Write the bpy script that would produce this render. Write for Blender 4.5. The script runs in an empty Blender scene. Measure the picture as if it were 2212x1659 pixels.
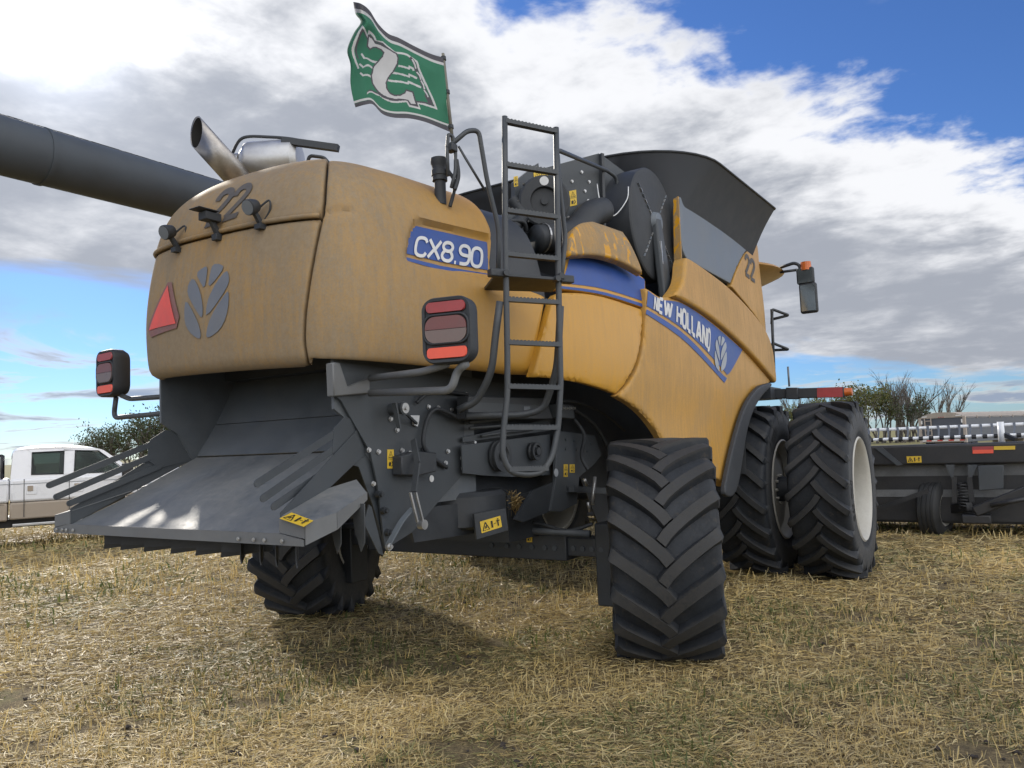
import bpy, bmesh, math, random
import numpy as np
from mathutils import Vector, Matrix
from mathutils.bvhtree import BVHTree
from mathutils.geometry import delaunay_2d_cdt
R = math.radians
random.seed(7); rng = np.random.default_rng(7)
scene = bpy.context.scene
COL = scene.collection

# ------------------------------------------------------------------ camera
FP, PX, PY = 1662.0, 1106.0, 829.5          # focal length and centre in pixels of a 2212 x 1659 picture
CAM = np.array([4.051, -5.412, 1.564])
_a, _b, _c = R(33.081), R(4.421), R(-2.337)
FWD = np.array([-math.sin(_a)*math.cos(_b), math.cos(_a)*math.cos(_b), math.sin(_b)])
_r = np.array([math.cos(_a), math.sin(_a), 0.0]); _u = np.cross(_r, FWD)
RGT = math.cos(_c)*_r + math.sin(_c)*_u
UPV = -math.sin(_c)*_r + math.cos(_c)*_u
cd = bpy.data.cameras.new('camera'); cam = bpy.data.objects.new('camera', cd); COL.objects.link(cam)
cd.sensor_width = 36.0; cd.lens = 36.0*FP/2212.0; cd.clip_start = 0.05; cd.clip_end = 3000
cam.matrix_world = Matrix(((RGT[0], UPV[0], -FWD[0], CAM[0]), (RGT[1], UPV[1], -FWD[1], CAM[1]),
                           (RGT[2], UPV[2], -FWD[2], CAM[2]), (0, 0, 0, 1)))
scene.camera = cam

def ray(x, y):
    d = FWD + RGT*((x-PX)/FP) - UPV*((y-PY)/FP)
    return d/np.linalg.norm(d)
def at(px, py, x=None, y=None, z=None):
    """point where the sight line through a pixel meets the plane x=, y= or z="""
    d = ray(px, py)
    i, v = (0, x) if x is not None else ((1, y) if y is not None else (2, z))
    return CAM + d*((v-CAM[i])/d[i])
def on_plane(px, py, p0, n):
    d = ray(px, py); p0 = np.asarray(p0, float); n = np.asarray(n, float)
    return CAM + d*(((p0-CAM) @ n)/(d @ n))

# ------------------------------------------------------------------ node helpers
class NT:
    def __init__(s, tree): s.t = tree
    def n(s, kind, **kw):
        nd = s.t.nodes.new(kind)
        for k, v in kw.items(): setattr(nd, k, v)
        return nd
    def set(s, sock, v):
        if hasattr(v, 'is_output') or hasattr(v, 'links'): s.t.links.new(v, sock)
        else: sock.default_value = v
    def m(s, op, *a, clamp=False):
        nd = s.n('ShaderNodeMath', operation=op, use_clamp=clamp)
        for i, v in enumerate(a): s.set(nd.inputs[i], v)
        return nd.outputs[0]
    def mix(s, f, a, b):
        nd = s.n('ShaderNodeMix', data_type='RGBA', clamp_factor=True)
        s.set(nd.inputs[0], f); s.set(nd.inputs[6], a); s.set(nd.inputs[7], b)
        return nd.outputs[2]
    def noise(s, vec, scale, detail=4, rough=.55, dist=0, col=False):
        nd = s.n('ShaderNodeTexNoise'); s.set(nd.inputs['Vector'], vec)
        nd.inputs['Scale'].default_value = scale; nd.inputs['Detail'].default_value = detail
        nd.inputs['Roughness'].default_value = rough; nd.inputs['Distortion'].default_value = dist
        return nd.outputs['Color' if col else 'Fac']
    def step(s, v, lo, hi):
        nd = s.n('ShaderNodeMapRange', interpolation_type='SMOOTHSTEP')
        s.set(nd.inputs[0], v); nd.inputs[1].default_value = lo; nd.inputs[2].default_value = hi
        return nd.outputs[0]
    def lerp(s, v, lo, hi, a, b):
        nd = s.n('ShaderNodeMapRange'); s.set(nd.inputs[0], v)
        for i, q in enumerate((lo, hi, a, b)): nd.inputs[i+1].default_value = q
        return nd.outputs[0]
    def mapv(s, vec, scale=(1, 1, 1), loc=(0, 0, 0), rot=(0, 0, 0)):
        nd = s.n('ShaderNodeMapping'); s.set(nd.inputs[0], vec)
        nd.inputs[1].default_value = loc; nd.inputs[2].default_value = rot; nd.inputs[3].default_value = scale
        return nd.outputs[0]
    def comb(s, x, y, z):
        nd = s.n('ShaderNodeCombineXYZ')
        for i, v in enumerate((x, y, z)): s.set(nd.inputs[i], v)
        return nd.outputs[0]
    def sep(s, v):
        nd = s.n('ShaderNodeSeparateXYZ'); s.set(nd.inputs[0], v); return nd.outputs

# ------------------------------------------------------------------ world: blue sky and a broad cloud deck
SUN = np.array([-.805, .385, .445]); SUN /= np.linalg.norm(SUN)
SUN_EL = math.asin(SUN[2]); SUN_AZ = math.atan2(SUN[0], SUN[1])
world = bpy.data.worlds.new('World'); scene.world = world; world.use_nodes = True
wt = world.node_tree; wt.nodes.clear(); w = NT(wt)
tc = w.n('ShaderNodeTexCoord'); dx, dy, dz = w.sep(tc.outputs['Generated'])
sky = w.n('ShaderNodeTexSky', sky_type='NISHITA', sun_disc=False, sun_elevation=SUN_EL, sun_rotation=SUN_AZ,
          air_density=1.0, dust_density=.15, ozone_density=2.2)
skc = w.n('ShaderNodeVectorMath', operation='MULTIPLY'); wt.links.new(sky.outputs[0], skc.inputs[0])
skc.inputs[1].default_value = (.025, .037, .059)
zz = w.m('MAXIMUM', dz, .004)
zp = w.m('ADD', zz, .035)
cx = w.m('DIVIDE', dx, zp); cy = w.m('DIVIDE', dy, zp)                 # position on a flat cloud layer
pl = w.comb(cx, cy, 0.0)
band = w.m('ADD', w.m('MULTIPLY', cx, -.905), w.m('MULTIPLY', cy, .426))   # across the deck
zq = w.m('ADD', zz, .16); pl2 = w.comb(w.m('DIVIDE', dx, zq), w.m('DIVIDE', dy, zq), w.m('MULTIPLY', zz, 1.4))   # puffier space for the cloud bodies
big = w.noise(pl2, 1.15, 3, .5)
mid = w.noise(pl2, 3.2, 5, .55, .25)
fine = w.noise(pl2, 9.0, 5, .6, .2)
rag = w.m('ADD', w.m('MULTIPLY', w.m('SUBTRACT', mid, .5), 1.0), w.m('MULTIPLY', w.m('SUBTRACT', fine, .5), .42))
e1 = w.step(w.m('ADD', band, w.m('MULTIPLY', rag, 1.0)), 1.16, 1.38)
farn = w.noise(w.mapv(pl, (.9, .34, 1), (0, 0, 0), (0, 0, R(-25))), .8, 5, .6, .3)
e2 = w.step(w.m('ADD', w.m('ADD', band, w.m('MULTIPLY', cx, -.10)), w.m('MULTIPLY', w.m('SUBTRACT', farn, .5), 4.2)), 5.35, 4.35)
deck = w.m('MULTIPLY', e1, e2)
wisp = w.step(w.m('ADD', w.m('MULTIPLY', mid, .62), w.m('MULTIPLY', w.noise(pl, 1.1, 4, .5), .5)), .585, .76)
wisp = w.m('MULTIPLY', wisp, w.m('SUBTRACT', 1.0, w.step(band, 3.0, 4.5)))
fill_cum = w.step(w.m('ADD', w.m('MULTIPLY', w.noise(pl, .8, 5, .55), .8), w.m('MULTIPLY', mid, .3)), .46, .56)      # unseen broken cumulus, added behind the camera to raise the fill light
fill_cum = w.m('MULTIPLY', fill_cum, w.step(band, .2, -.5))
lown = w.noise(w.mapv(w.comb(w.m('DIVIDE', dx, w.m('ADD', zz, .09)), w.m('DIVIDE', dy, w.m('ADD', zz, .09)), 0.), (.75, .75, 1), (3.1, 1.7, 0)), 1.0, 6, .62, .6)
low = w.m('MULTIPLY', w.step(lown, .49, .61), w.step(band, 4.2, 6.0))
mask = w.m('MAXIMUM', w.m('MAXIMUM', deck, w.m('MAXIMUM', fill_cum, w.m('MULTIPLY', wisp, .62))), w.m('MULTIPLY', low, .92))
sd = w.n('ShaderNodeVectorMath', operation='DOT_PRODUCT'); wt.links.new(tc.outputs['Generated'], sd.inputs[0]); sd.inputs[1].default_value = tuple(SUN)
sdot = w.m('MAXIMUM', sd.outputs['Value'], 0.0)
g1 = w.m('POWER', sdot, 420.0); g2 = w.m('POWER', sdot, 30.0); g3 = w.m('POWER', sdot, 5.0)
# thickness: thin rims of the deck are white, its middle grey
thick = w.m('ADD', w.m('MULTIPLY', w.m('SUBTRACT', big, .47), 2.0), w.m('MULTIPLY', w.m('SUBTRACT', mid, .5), 1.7))
thick = w.m('ADD', thick, w.m('MULTIPLY', w.m('SUBTRACT', fine, .5), .75))
edge = w.step(w.m('ADD', band, w.m('MULTIPLY', rag, .9)), 1.15, 2.2)
tk = w.m('ADD', w.m('MULTIPLY', thick, .62), w.m('SUBTRACT', w.m('MULTIPLY', edge, .78), .12), clamp=True)
cc = w.mix(w.step(tk, .0, .85), (.435, .44, .455, 1), (.18, .193, .222, 1))
cc = w.mix(w.step(band, .7, -.4), cc, (.97, .97, .97, 1))          # unseen clouds behind the camera, brightened to lift the ambient fill
lowc = w.mix(w.step(lown, .50, .64), (.42, .40, .355, 1), (.15, .175, .23, 1))
cc = w.mix(w.step(band, 4.4, 6.2), cc, lowc)
gl = w.m('ADD', 1.0, w.m('ADD', w.m('MULTIPLY', g1, 1.6), w.m('ADD', w.m('MULTIPLY', g2, .22), w.m('MULTIPLY', g3, .03))))
gv = w.n('ShaderNodeVectorMath', operation='SCALE'); wt.links.new(cc, gv.inputs[0]); wt.links.new(gl, gv.inputs[3])
allc = w.mix(mask, skc.outputs[0], gv.outputs[0])
bg = w.n('ShaderNodeBackground'); wt.links.new(allc, bg.inputs[0]); bg.inputs[1].default_value = 1.0
wo = w.n('ShaderNodeOutputWorld'); wt.links.new(bg.outputs[0], wo.inputs[0])
world.cycles.sampling_method = 'MANUAL'; world.cycles.sample_map_resolution = 512

sl = bpy.data.lights.new('sun', 'SUN'); sl.energy = 1.6; sl.angle = R(3.0); sl.color = (1, .93, .82)
so = bpy.data.objects.new('sun', sl); COL.objects.link(so)
so.rotation_euler = Vector(-SUN).to_track_quat('-Z', 'Y').to_euler(); so.location = (-20, 10, 15)
vs = scene.view_settings; vs.view_transform = 'Standard'; vs.look = 'None'; vs.gamma = 1; vs.use_curve_mapping = False
vs.exposure = 1.12
scene.cycles.max_bounces = 6; scene.cycles.diffuse_bounces = 3; scene.cycles.glossy_bounces = 3
scene.cycles.transparent_max_bounces = 12
scene.cycles.use_adaptive_sampling = True

# ------------------------------------------------------------------ materials
MATS = {}
def pmat(name, col, rough=.5, metal=0., var=.12, dust=0., dustcol=(.30, .235, .16), nscale=6., bump=0., spec=.5, streak=False, coat=0., fine=60.):
    """painted / plastic / metal surface: base colour with mottling, dust film and a little relief"""
    if name in MATS: return MATS[name]
    m = bpy.data.materials.new(name); m.use_nodes = True; MATS[name] = m
    t = NT(m.node_tree); b = m.node_tree.nodes['Principled BSDF']
    o = t.n('ShaderNodeTexCoord').outputs['Object']
    n1 = t.noise(o, nscale, 5, .6); n2 = t.noise(o, fine, 4, .6)
    c = t.mix(t.lerp(n1, .3, .7, 0., 1.), tuple(v*(1-var) for v in col)+(1,), tuple(min(1, v*(1+var)) for v in col)+(1,))
    rg = t.lerp(n1, .3, .7, max(.05, rough-.06), min(1, rough+.08))
    if dust > 0:
        ov = t.mapv(o, (9, 9, 1.1)) if streak else o
        n3 = t.noise(ov, 2.2, 6, .65)
        f = t.m('ADD', t.m('MULTIPLY', n3, .75), t.m('MULTIPLY', n2, .35))
        f = t.m('MULTIPLY', t.lerp(f, .32, .82, 0., 1.), min(1., dust*1.6), clamp=True)
        c = t.mix(f, c, tuple(dustcol)+(1,)); rg = t.m('ADD', rg, t.m('MULTIPLY', f, .3), clamp=True)
    t.set(b.inputs['Base Color'], c); t.set(b.inputs['Roughness'], rg)
    b.inputs['Metallic'].default_value = metal; b.inputs['Specular IOR Level'].default_value = spec
    if coat: b.inputs['Coat Weight'].default_value = coat; b.inputs['Coat Roughness'].default_value = .25
    if bump:
        bp = t.n('ShaderNodeBump'); bp.inputs['Strength'].default_value = bump; bp.inputs['Distance'].default_value = .01
        t.set(bp.inputs['Height'], n2); m.node_tree.links.new(bp.outputs[0], b.inputs['Normal'])
    return m
def tyremat(name, col, Rr, worn=(.050, .048, .045), hb=.37):
    """rubber: dusty worn lug faces, darker grooves with dried soil"""
    m = bpy.data.materials.new(name); m.use_nodes = True; t = NT(m.node_tree); b = m.node_tree.nodes['Principled BSDF']
    o = t.n('ShaderNodeTexCoord').outputs['Object']; ox, oy, oz = t.sep(o)
    r = t.m('SQRT', t.m('ADD', t.m('MULTIPLY', oy, oy), t.m('MULTIPLY', oz, oz)))
    n1 = t.noise(o, 5, 5, .6); n2 = t.noise(o, 45, 4, .65); n3 = t.noise(o, 14, 4, .6)
    f = t.m('MULTIPLY', t.step(t.m('ADD', r, t.m('MULTIPLY', t.m('SUBTRACT', n3, .5), .02)), Rr-.032, Rr-.012), t.lerp(n2, .3, .7, .35, .95))
    c = t.mix(t.lerp(n1, .35, .65, 0, 1), tuple(q*.8 for q in col)+(1,), tuple(q*1.35 for q in col)+(1,))
    c = t.mix(t.m('MULTIPLY', t.step(t.m('ADD', t.m('MULTIPLY', n3, .6), t.m('MULTIPLY', n2, .4)), .54, .70), .55), c, (.085, .072, .055, 1))
    sw_ = t.m('MULTIPLY', t.step(t.m('ABSOLUTE', ox), hb*.955, hb*.985), t.step(r, Rr-.05, Rr-.09))      # dusty sidewall
    c = t.mix(t.m('MULTIPLY', sw_, t.lerp(n1, .3, .7, .45, .9)), c, (.078, .080, .083, 1))
    c = t.mix(f, c, tuple(worn)+(1,)); t.set(b.inputs['Base Color'], c); t.set(b.inputs['Roughness'], t.lerp(n2, .3, .7, .55, .8)); b.inputs['Specular IOR Level'].default_value = .4
    bp = t.n('ShaderNodeBump'); bp.inputs['Strength'].default_value = .25; bp.inputs['Distance'].default_value = .008; t.set(bp.inputs['Height'], n2); m.node_tree.links.new(bp.outputs[0], b.inputs['Normal'])
    return m
def yellow(name, dust_lo, dust_hi, rear=None, scrape=False):
    """yellow body paint under a film of field dust, thick behind (rear = y0,y1 range where it thins out)"""
    if name in MATS: return MATS[name]
    m = bpy.data.materials.new(name); m.use_nodes = True; MATS[name] = m
    t = NT(m.node_tree); b = m.node_tree.nodes['Principled BSDF']
    o = t.n('ShaderNodeTexCoord').outputs['Object']; ox, oy, oz = t.sep(o)
    big = t.noise(o, 1.6, 4, .55); st = t.noise(t.mapv(o, (14, 14, 1.3)), 2.0, 5, .6); sp = t.noise(o, 90, 3, .7); sp2 = t.noise(o, 28, 4, .65)
    f = t.m('ADD', t.m('MULTIPLY', big, .45), t.m('ADD', t.m('MULTIPLY', st, .38), t.m('ADD', t.m('MULTIPLY', sp, .34), t.m('MULTIPLY', sp2, .20))))
    f = t.lerp(f, .46, .88, dust_lo, dust_hi)
    if rear:
        f = t.m('MULTIPLY', f, t.lerp(t.m('ADD', oy, t.m('MULTIPLY', t.m('SUBTRACT', big, .5), .5)), rear[0], rear[1], 1.0, rear[2]), clamp=True)
    if scrape:      # patches rubbed back to clean paint
        sc_ = t.noise(t.mapv(o, (1, 1, .55)), 7.5, 4, .6, 1.2); f = t.m('MULTIPLY', f, t.step(sc_, .60, .56))
    pc = t.mix(big, (.58, .285, .016, 1), (.66, .33, .022, 1))
    dc = t.mix(sp2, (.195, .142, .085, 1), (.32, .245, .155, 1))
    t.set(b.inputs['Base Color'], t.mix(f, pc, dc))
    t.set(b.inputs['Roughness'], t.lerp(f, 0., .8, .20, .70)); b.inputs['Specular IOR Level'].default_value = .4
    bp = t.n('ShaderNodeBump'); bp.inputs['Strength'].default_value = .06; bp.inputs['Distance'].default_value = .004
    t.set(bp.inputs['Height'], sp); m.node_tree.links.new(bp.outputs[0], b.inputs['Normal'])
    return m
M_YREAR = yellow('dusty_yellow_tail', .58, 1.22, (-2.1, -.95, .25))
M_YMID = yellow('yellow_side', .0, .42)
M_YFRONT = yellow('dusty_yellow_front', .08, .80)
M_YTOP = yellow('dusty_yellow_cover', .3, 1.2, None, True)
M_BLUE = pmat('blue_decal', (.010, .060, .285), .36, var=.15, dust=.14, dustcol=(.16, .17, .20))
M_WHITE = pmat('white_lettering', (.70, .71, .72), .5, var=.06, dust=.2)
M_NUM = pmat('dark_numerals', (.055, .055, .058), .6, dust=.2)
M_LOGO = pmat('grey_leaf', (.13, .15, .19), .5, dust=.38, dustcol=(.24, .23, .22))
M_LOGO2 = pmat('silver_leaf', (.36, .40, .45), .45, dust=.2)
M_BLK = pmat('black_metal', (.024, .029, .036), .46, var=.2, dust=.22, dustcol=(.085, .083, .08), bump=.03)
M_GRY = pmat('dark_grey_sheet', (.044, .053, .064), .5, var=.15, dust=.24, dustcol=(.105, .105, .10), bump=.03)
M_CHUTE = pmat('chute_sheet', (.078, .094, .112), .42, var=.15, dust=.36, dustcol=(.165, .165, .16), streak=False, bump=.06, spec=.6)
M_PLATE = pmat('dusty_plate', (.085, .10, .118), .40, var=.2, dust=.55, dustcol=(.25, .245, .23), bump=.15, spec=.6, nscale=4, fine=35)
M_EDGE = pmat('worn_edge_sheet', (.13, .14, .15), .5, var=.15, dust=.4, dustcol=(.19, .18, .165))
M_PLAS = pmat('black_plastic', (.022, .026, .032), .55, var=.12, dust=.2, dustcol=(.08, .08, .08), bump=.05)
M_TANK = pmat('grey_tank_sheet', (.13, .155, .185), .42, var=.10, dust=.25, dustcol=(.22, .21, .20))
M_TANKB = pmat('black_tank_sheet', (.022, .026, .034), .55, var=.15, dust=.12, dustcol=(.07, .07, .07))
M_AUG = pmat('auger_paint', (.056, .068, .083), .62, var=.12, dust=.10, dustcol=(.10, .10, .10))
M_TUBE = pmat('painted_tube', (.036, .043, .052), .42, var=.15, dust=.25, dustcol=(.13, .13, .125))
M_RUB = pmat('tyre_rubber', (.022, .026, .031), .62, var=.25, dust=.30, dustcol=(.080, .074, .066), bump=.12, nscale=4)
M_RUBF = pmat('front_tyre_rubber', (.018, .020, .024), .60, var=.25, dust=.12, dustcol=(.08, .07, .06), bump=.12, nscale=4)
M_RIM = pmat('pale_grey_rim', (.52, .51, .47), .5, var=.10, dust=.4, dustcol=(.36, .33, .28))
M_STEEL = pmat('galvanised_steel', (.55, .56, .57), .35, metal=.85, var=.10, dust=.15)
M_EXH = pmat('exhaust_steel', (.42, .40, .38), .30, metal=.9, var=.22, dust=.35, dustcol=(.18, .15, .12), nscale=9)
M_ALU = pmat('heat_shield', (.60, .61, .62), .38, metal=.85, var=.12, dust=.2)
M_YST = pmat('yellow_sticker', (.72, .48, .03), .45, var=.06, dust=.12)
M_INK = pmat('sticker_ink', (.02, .02, .02), .6)
M_RED = pmat('red_lens', (.40, .045, .05), .3, var=.12, dust=.3, dustcol=(.16, .07, .06))
M_REFL = pmat('orange_reflector', (.85, .11, .06), .35, var=.08, dust=.15, dustcol=(.5, .12, .08))
M_LENS = pmat('smoked_lens', (.16, .10, .09), .25, var=.15, dust=.4, dustcol=(.20, .17, .15))
M_LENSR = pmat('dusty_red_lens', (.17, .045, .042), .25, var=.15, dust=.35, dustcol=(.17, .10, .09))
M_SMV = pmat('slow_vehicle_orange', (.80, .085, .07), .5, dust=.25, dustcol=(.45, .16, .12))
M_SMVB = pmat('slow_vehicle_border', (.20, .06, .07), .5, dust=.4)
M_RUST = pmat('rusty_strip', (.16, .065, .03), .8, var=.4)
M_GLASS = pmat('mirror_glass', (.30, .34, .36), .06, metal=.9, var=.05)
M_BEAC = pmat('amber_beacon', (.55, .13, .02), .25)
M_STRAW1 = pmat('caught_straw', (.42, .30, .13), .8, var=.3, nscale=60)

# ------------------------------------------------------------------ object helpers
def link(name, me, mat=None, parent=None, smooth=False):
    o = bpy.data.objects.new(name, me); COL.objects.link(o)
    if mat is not None and not me.materials: me.materials.append(mat)
    if parent is not None: o.parent = parent
    if smooth:
        me.polygons.foreach_set('use_smooth', [True]*len(me.polygons))
        if smooth is not True: me.set_sharp_from_angle(angle=R(smooth))
    return o
def thing(name, label, cat, loc=(0, 0, 0), rz=0., group=None):
    o = bpy.data.objects.new(name, None); COL.objects.link(o); o.empty_display_size = .2
    o.location = loc; o.rotation_euler = (0, 0, rz); tag(o, label, cat, group); return o
def tag(o, label=None, cat=None, group=None, kind=None):
    for k, v in (('label', label), ('category', cat), ('group', group), ('kind', kind)):
        if v: o[k] = v
    return o
class MB:
    """collects shapes into one mesh"""
    def __init__(s): s.v = []; s.f = []
    def add(s, vs, fs):
        n = len(s.v); s.v += [tuple(map(float, p)) for p in vs]; s.f += [tuple(i+n for i in f) for f in fs]; return s
    def box(s, c, size, rot=None):
        c = np.asarray(c, float); h = np.asarray(size, float)/2
        P = np.array([[i, j, k] for i in (-1, 1) for j in (-1, 1) for k in (-1, 1)])*h
        if rot is not None: P = P @ np.array(Matrix(rot) if not isinstance(rot, np.ndarray) else rot).T
        return s.add(P+c, [(0, 1, 3, 2), (4, 6, 7, 5), (0, 4, 5, 1), (2, 3, 7, 6), (0, 2, 6, 4), (1, 5, 7, 3)])
    def bar(s, a, b, wd, ht, up=(0, 0, 1)):
        a, b, up = (np.asarray(q, float) for q in (a, b, up)); d = b-a; L = np.linalg.norm(d); d /= L
        sd = np.cross(d, up); sd /= np.linalg.norm(sd); u2 = np.cross(sd, d)
        Rm = np.stack([d, sd, u2], 1); return s.box((a+b)/2, (L, wd, ht), Rm)
    def tube(s, path, r, n=10, cap=True, closed=False):
        P = np.array(path, float); m = len(P); rr = np.broadcast_to(np.asarray(r, float), (m,))
        T = np.gradient(P, axis=0) if not closed else (np.roll(P, -1, 0)-np.roll(P, 1, 0)); T /= np.linalg.norm(T, axis=1)[:, None]
        up = np.array([0, 0, 1.]) if abs(T[0][2]) < .9 else np.array([1., 0, 0])
        nrm = np.cross(T[0], up); nrm /= np.linalg.norm(nrm); V = []
        for i in range(m):
            nrm = nrm - T[i]*(nrm @ T[i]); nrm /= np.linalg.norm(nrm); bn = np.cross(T[i], nrm)
            for k in range(n):
                a = 2*math.pi*k/n; V.append(P[i]+rr[i]*(nrm*math.cos(a)+bn*math.sin(a)))
        F = []; ms = m if closed else m-1
        for i in range(ms):
            j = (i+1) % m
            for k in range(n): F.append((i*n+k, i*n+(k+1) % n, j*n+(k+1) % n, j*n+k))
        if cap and not closed: F.append(tuple(range(n))[::-1]); F.append(tuple((m-1)*n+k for k in range(n)))
        return s.add(V, F)
    def lathe(s, prof, n, c=(0, 0, 0), axis=(1, 0, 0), cap=False):
        """prof: (along axis, radius)"""
        ax = np.asarray(axis, float); ax /= np.linalg.norm(ax)
        up = np.array([0, 0, 1.]) if abs(ax[2]) < .9 else np.array([1., 0, 0])
        e1 = np.cross(ax, up); e1 /= np.linalg.norm(e1); e2 = np.cross(ax, e1); c = np.asarray(c, float); V = []; F = []
        for (a, r) in prof:
            for k in range(n):
                t = 2*math.pi*k/n; V.append(c+ax*a+r*(e1*math.cos(t)+e2*math.sin(t)))
        for i in range(len(prof)-1):
            for k in range(n): F.append((i*n+k, (i+1)*n+k, (i+1)*n+(k+1) % n, i*n+(k+1) % n))
        if cap: F.append(tuple(range(n))); F.append(tuple((len(prof)-1)*n+k for k in range(n))[::-1])
        return s.add(V, F)
    def slab(s, pts, nrm, t):
        """flat polygon given by 3-D points, thickness t along -nrm"""
        P = np.array(pts, float); nrm = np.asarray(nrm, float); nrm = nrm/np.linalg.norm(nrm); n = len(P)
        return s.add(np.vstack([P, P-nrm*t]), [tuple(range(n)), tuple(range(2*n-1, n-1, -1))]+[(i, (i+1) % n, n+(i+1) % n, n+i) for i in range(n)])
    def mesh(s, name, fix=True):
        me = bpy.data.meshes.new(name); me.from_pydata(s.v, [], s.f)
        if fix:
            bm = bmesh.new(); bm.from_mesh(me); bmesh.ops.recalc_face_normals(bm, faces=bm.faces); bm.to_mesh(me); bm.free()
        me.update(); return me
    def build(s, name, mat, parent=None, smooth=False, bevel=0., seg=2):
        o = link(name, s.mesh(name), mat, parent, smooth)
        if bevel:
            b = o.modifiers.new('bevel', 'BEVEL'); b.width = bevel; b.segments = seg; b.limit_method = 'ANGLE'; b.angle_limit = R(35)
            o.data.polygons.foreach_set('use_smooth', [True]*len(o.data.polygons)); o.data.set_sharp_from_angle(angle=R(35))
        return o
def bez(pts, n=8, closed=False):
    """Catmull-Rom through points"""
    P = np.array(pts, float); out = []; m = len(P)
    for i in range(m if closed else m-1):
        a, b, c, d = (P[(i-1) % m], P[i], P[(i+1) % m], P[(i+2) % m]) if closed else (P[max(i-1, 0)], P[i], P[i+1], P[min(i+2, m-1)])
        for k in range(n):
            t = k/n; out.append(.5*((2*b)+(c-a)*t+(2*a-5*b+4*c-d)*t*t+(-a+3*b-3*c+d)*t**3))
    if not closed: out.append(P[-1])
    return np.array(out)
def bend(pts, r=.08, n=5):
    """polyline with rounded corners"""
    P = [np.asarray(p, float) for p in pts]; out = [P[0]]
    for i in range(1, len(P)-1):
        a, b, c = P[i-1], P[i], P[i+1]
        d1 = a-b; d2 = c-b; q = min(r, np.linalg.norm(d1)*.45, np.linalg.norm(d2)*.45)
        p1 = b+d1/np.linalg.norm(d1)*q; p2 = b+d2/np.linalg.norm(d2)*q
        for k in range(n+1):
            t = k/n; out.append((1-t)**2*p1+2*t*(1-t)*b+t*t*p2)
    out.append(P[-1]); return np.array(out)
def copy_tree(o, parent=None):
    c = o.copy(); COL.objects.link(c); c.parent = parent
    for ch in [q for q in bpy.data.objects if q.parent == o and q is not c]: copy_tree(ch, c)
    return c

# ------------------------------------------------------------------ curved body skins
def smooth_outline(pts, it=2):
    """corner cutting; points with a third element stay sharp"""
    L = [(float(p[0]), float(p[1]), len(p) > 2) for p in pts]
    for _ in range(it):
        out = []
        for i, (x, y, c) in enumerate(L):
            a = L[i-1]; b = L[(i+1) % len(L)]
            if c: out.append((x, y, True))
            else:
                out.append((x*.75+a[0]*.25, y*.75+a[1]*.25, False)); out.append((x*.75+b[0]*.25, y*.75+b[1]*.25, False))
        L = out
    return [(x, y) for x, y, c in L]
def inpoly(P, poly):
    x, y = P[:, 0], P[:, 1]; ins = np.zeros(len(P), bool); q = np.asarray(poly); n = len(q)
    for i in range(n):
        x1, y1 = q[i-1]; x2, y2 = q[i]
        if y1 == y2: continue
        c = ((y1 > y) != (y2 > y)) & (x < (x2-x1)*(y-y1)/(y2-y1)+x1); ins ^= c
    return ins
def polydist(P, poly):
    q = np.asarray(poly); d = np.full(len(P), 1e9)
    for i in range(len(q)):
        a = q[i-1]; b = q[i]; ab = b-a; L = ab @ ab
        if L == 0: continue
        t = np.clip(((P-a) @ ab)/L, 0, 1); d = np.minimum(d, np.linalg.norm(P-(a+t[:, None]*ab), axis=1))
    return d
def resample(poly, step):
    q = np.asarray(poly, float); out = []
    for i in range(len(q)):
        a = q[i]; b = q[(i+1) % len(q)]; n = max(1, int(np.linalg.norm(b-a)/step))
        for k in range(n): out.append(a+(b-a)*k/n)
    return np.array(out)
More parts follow.
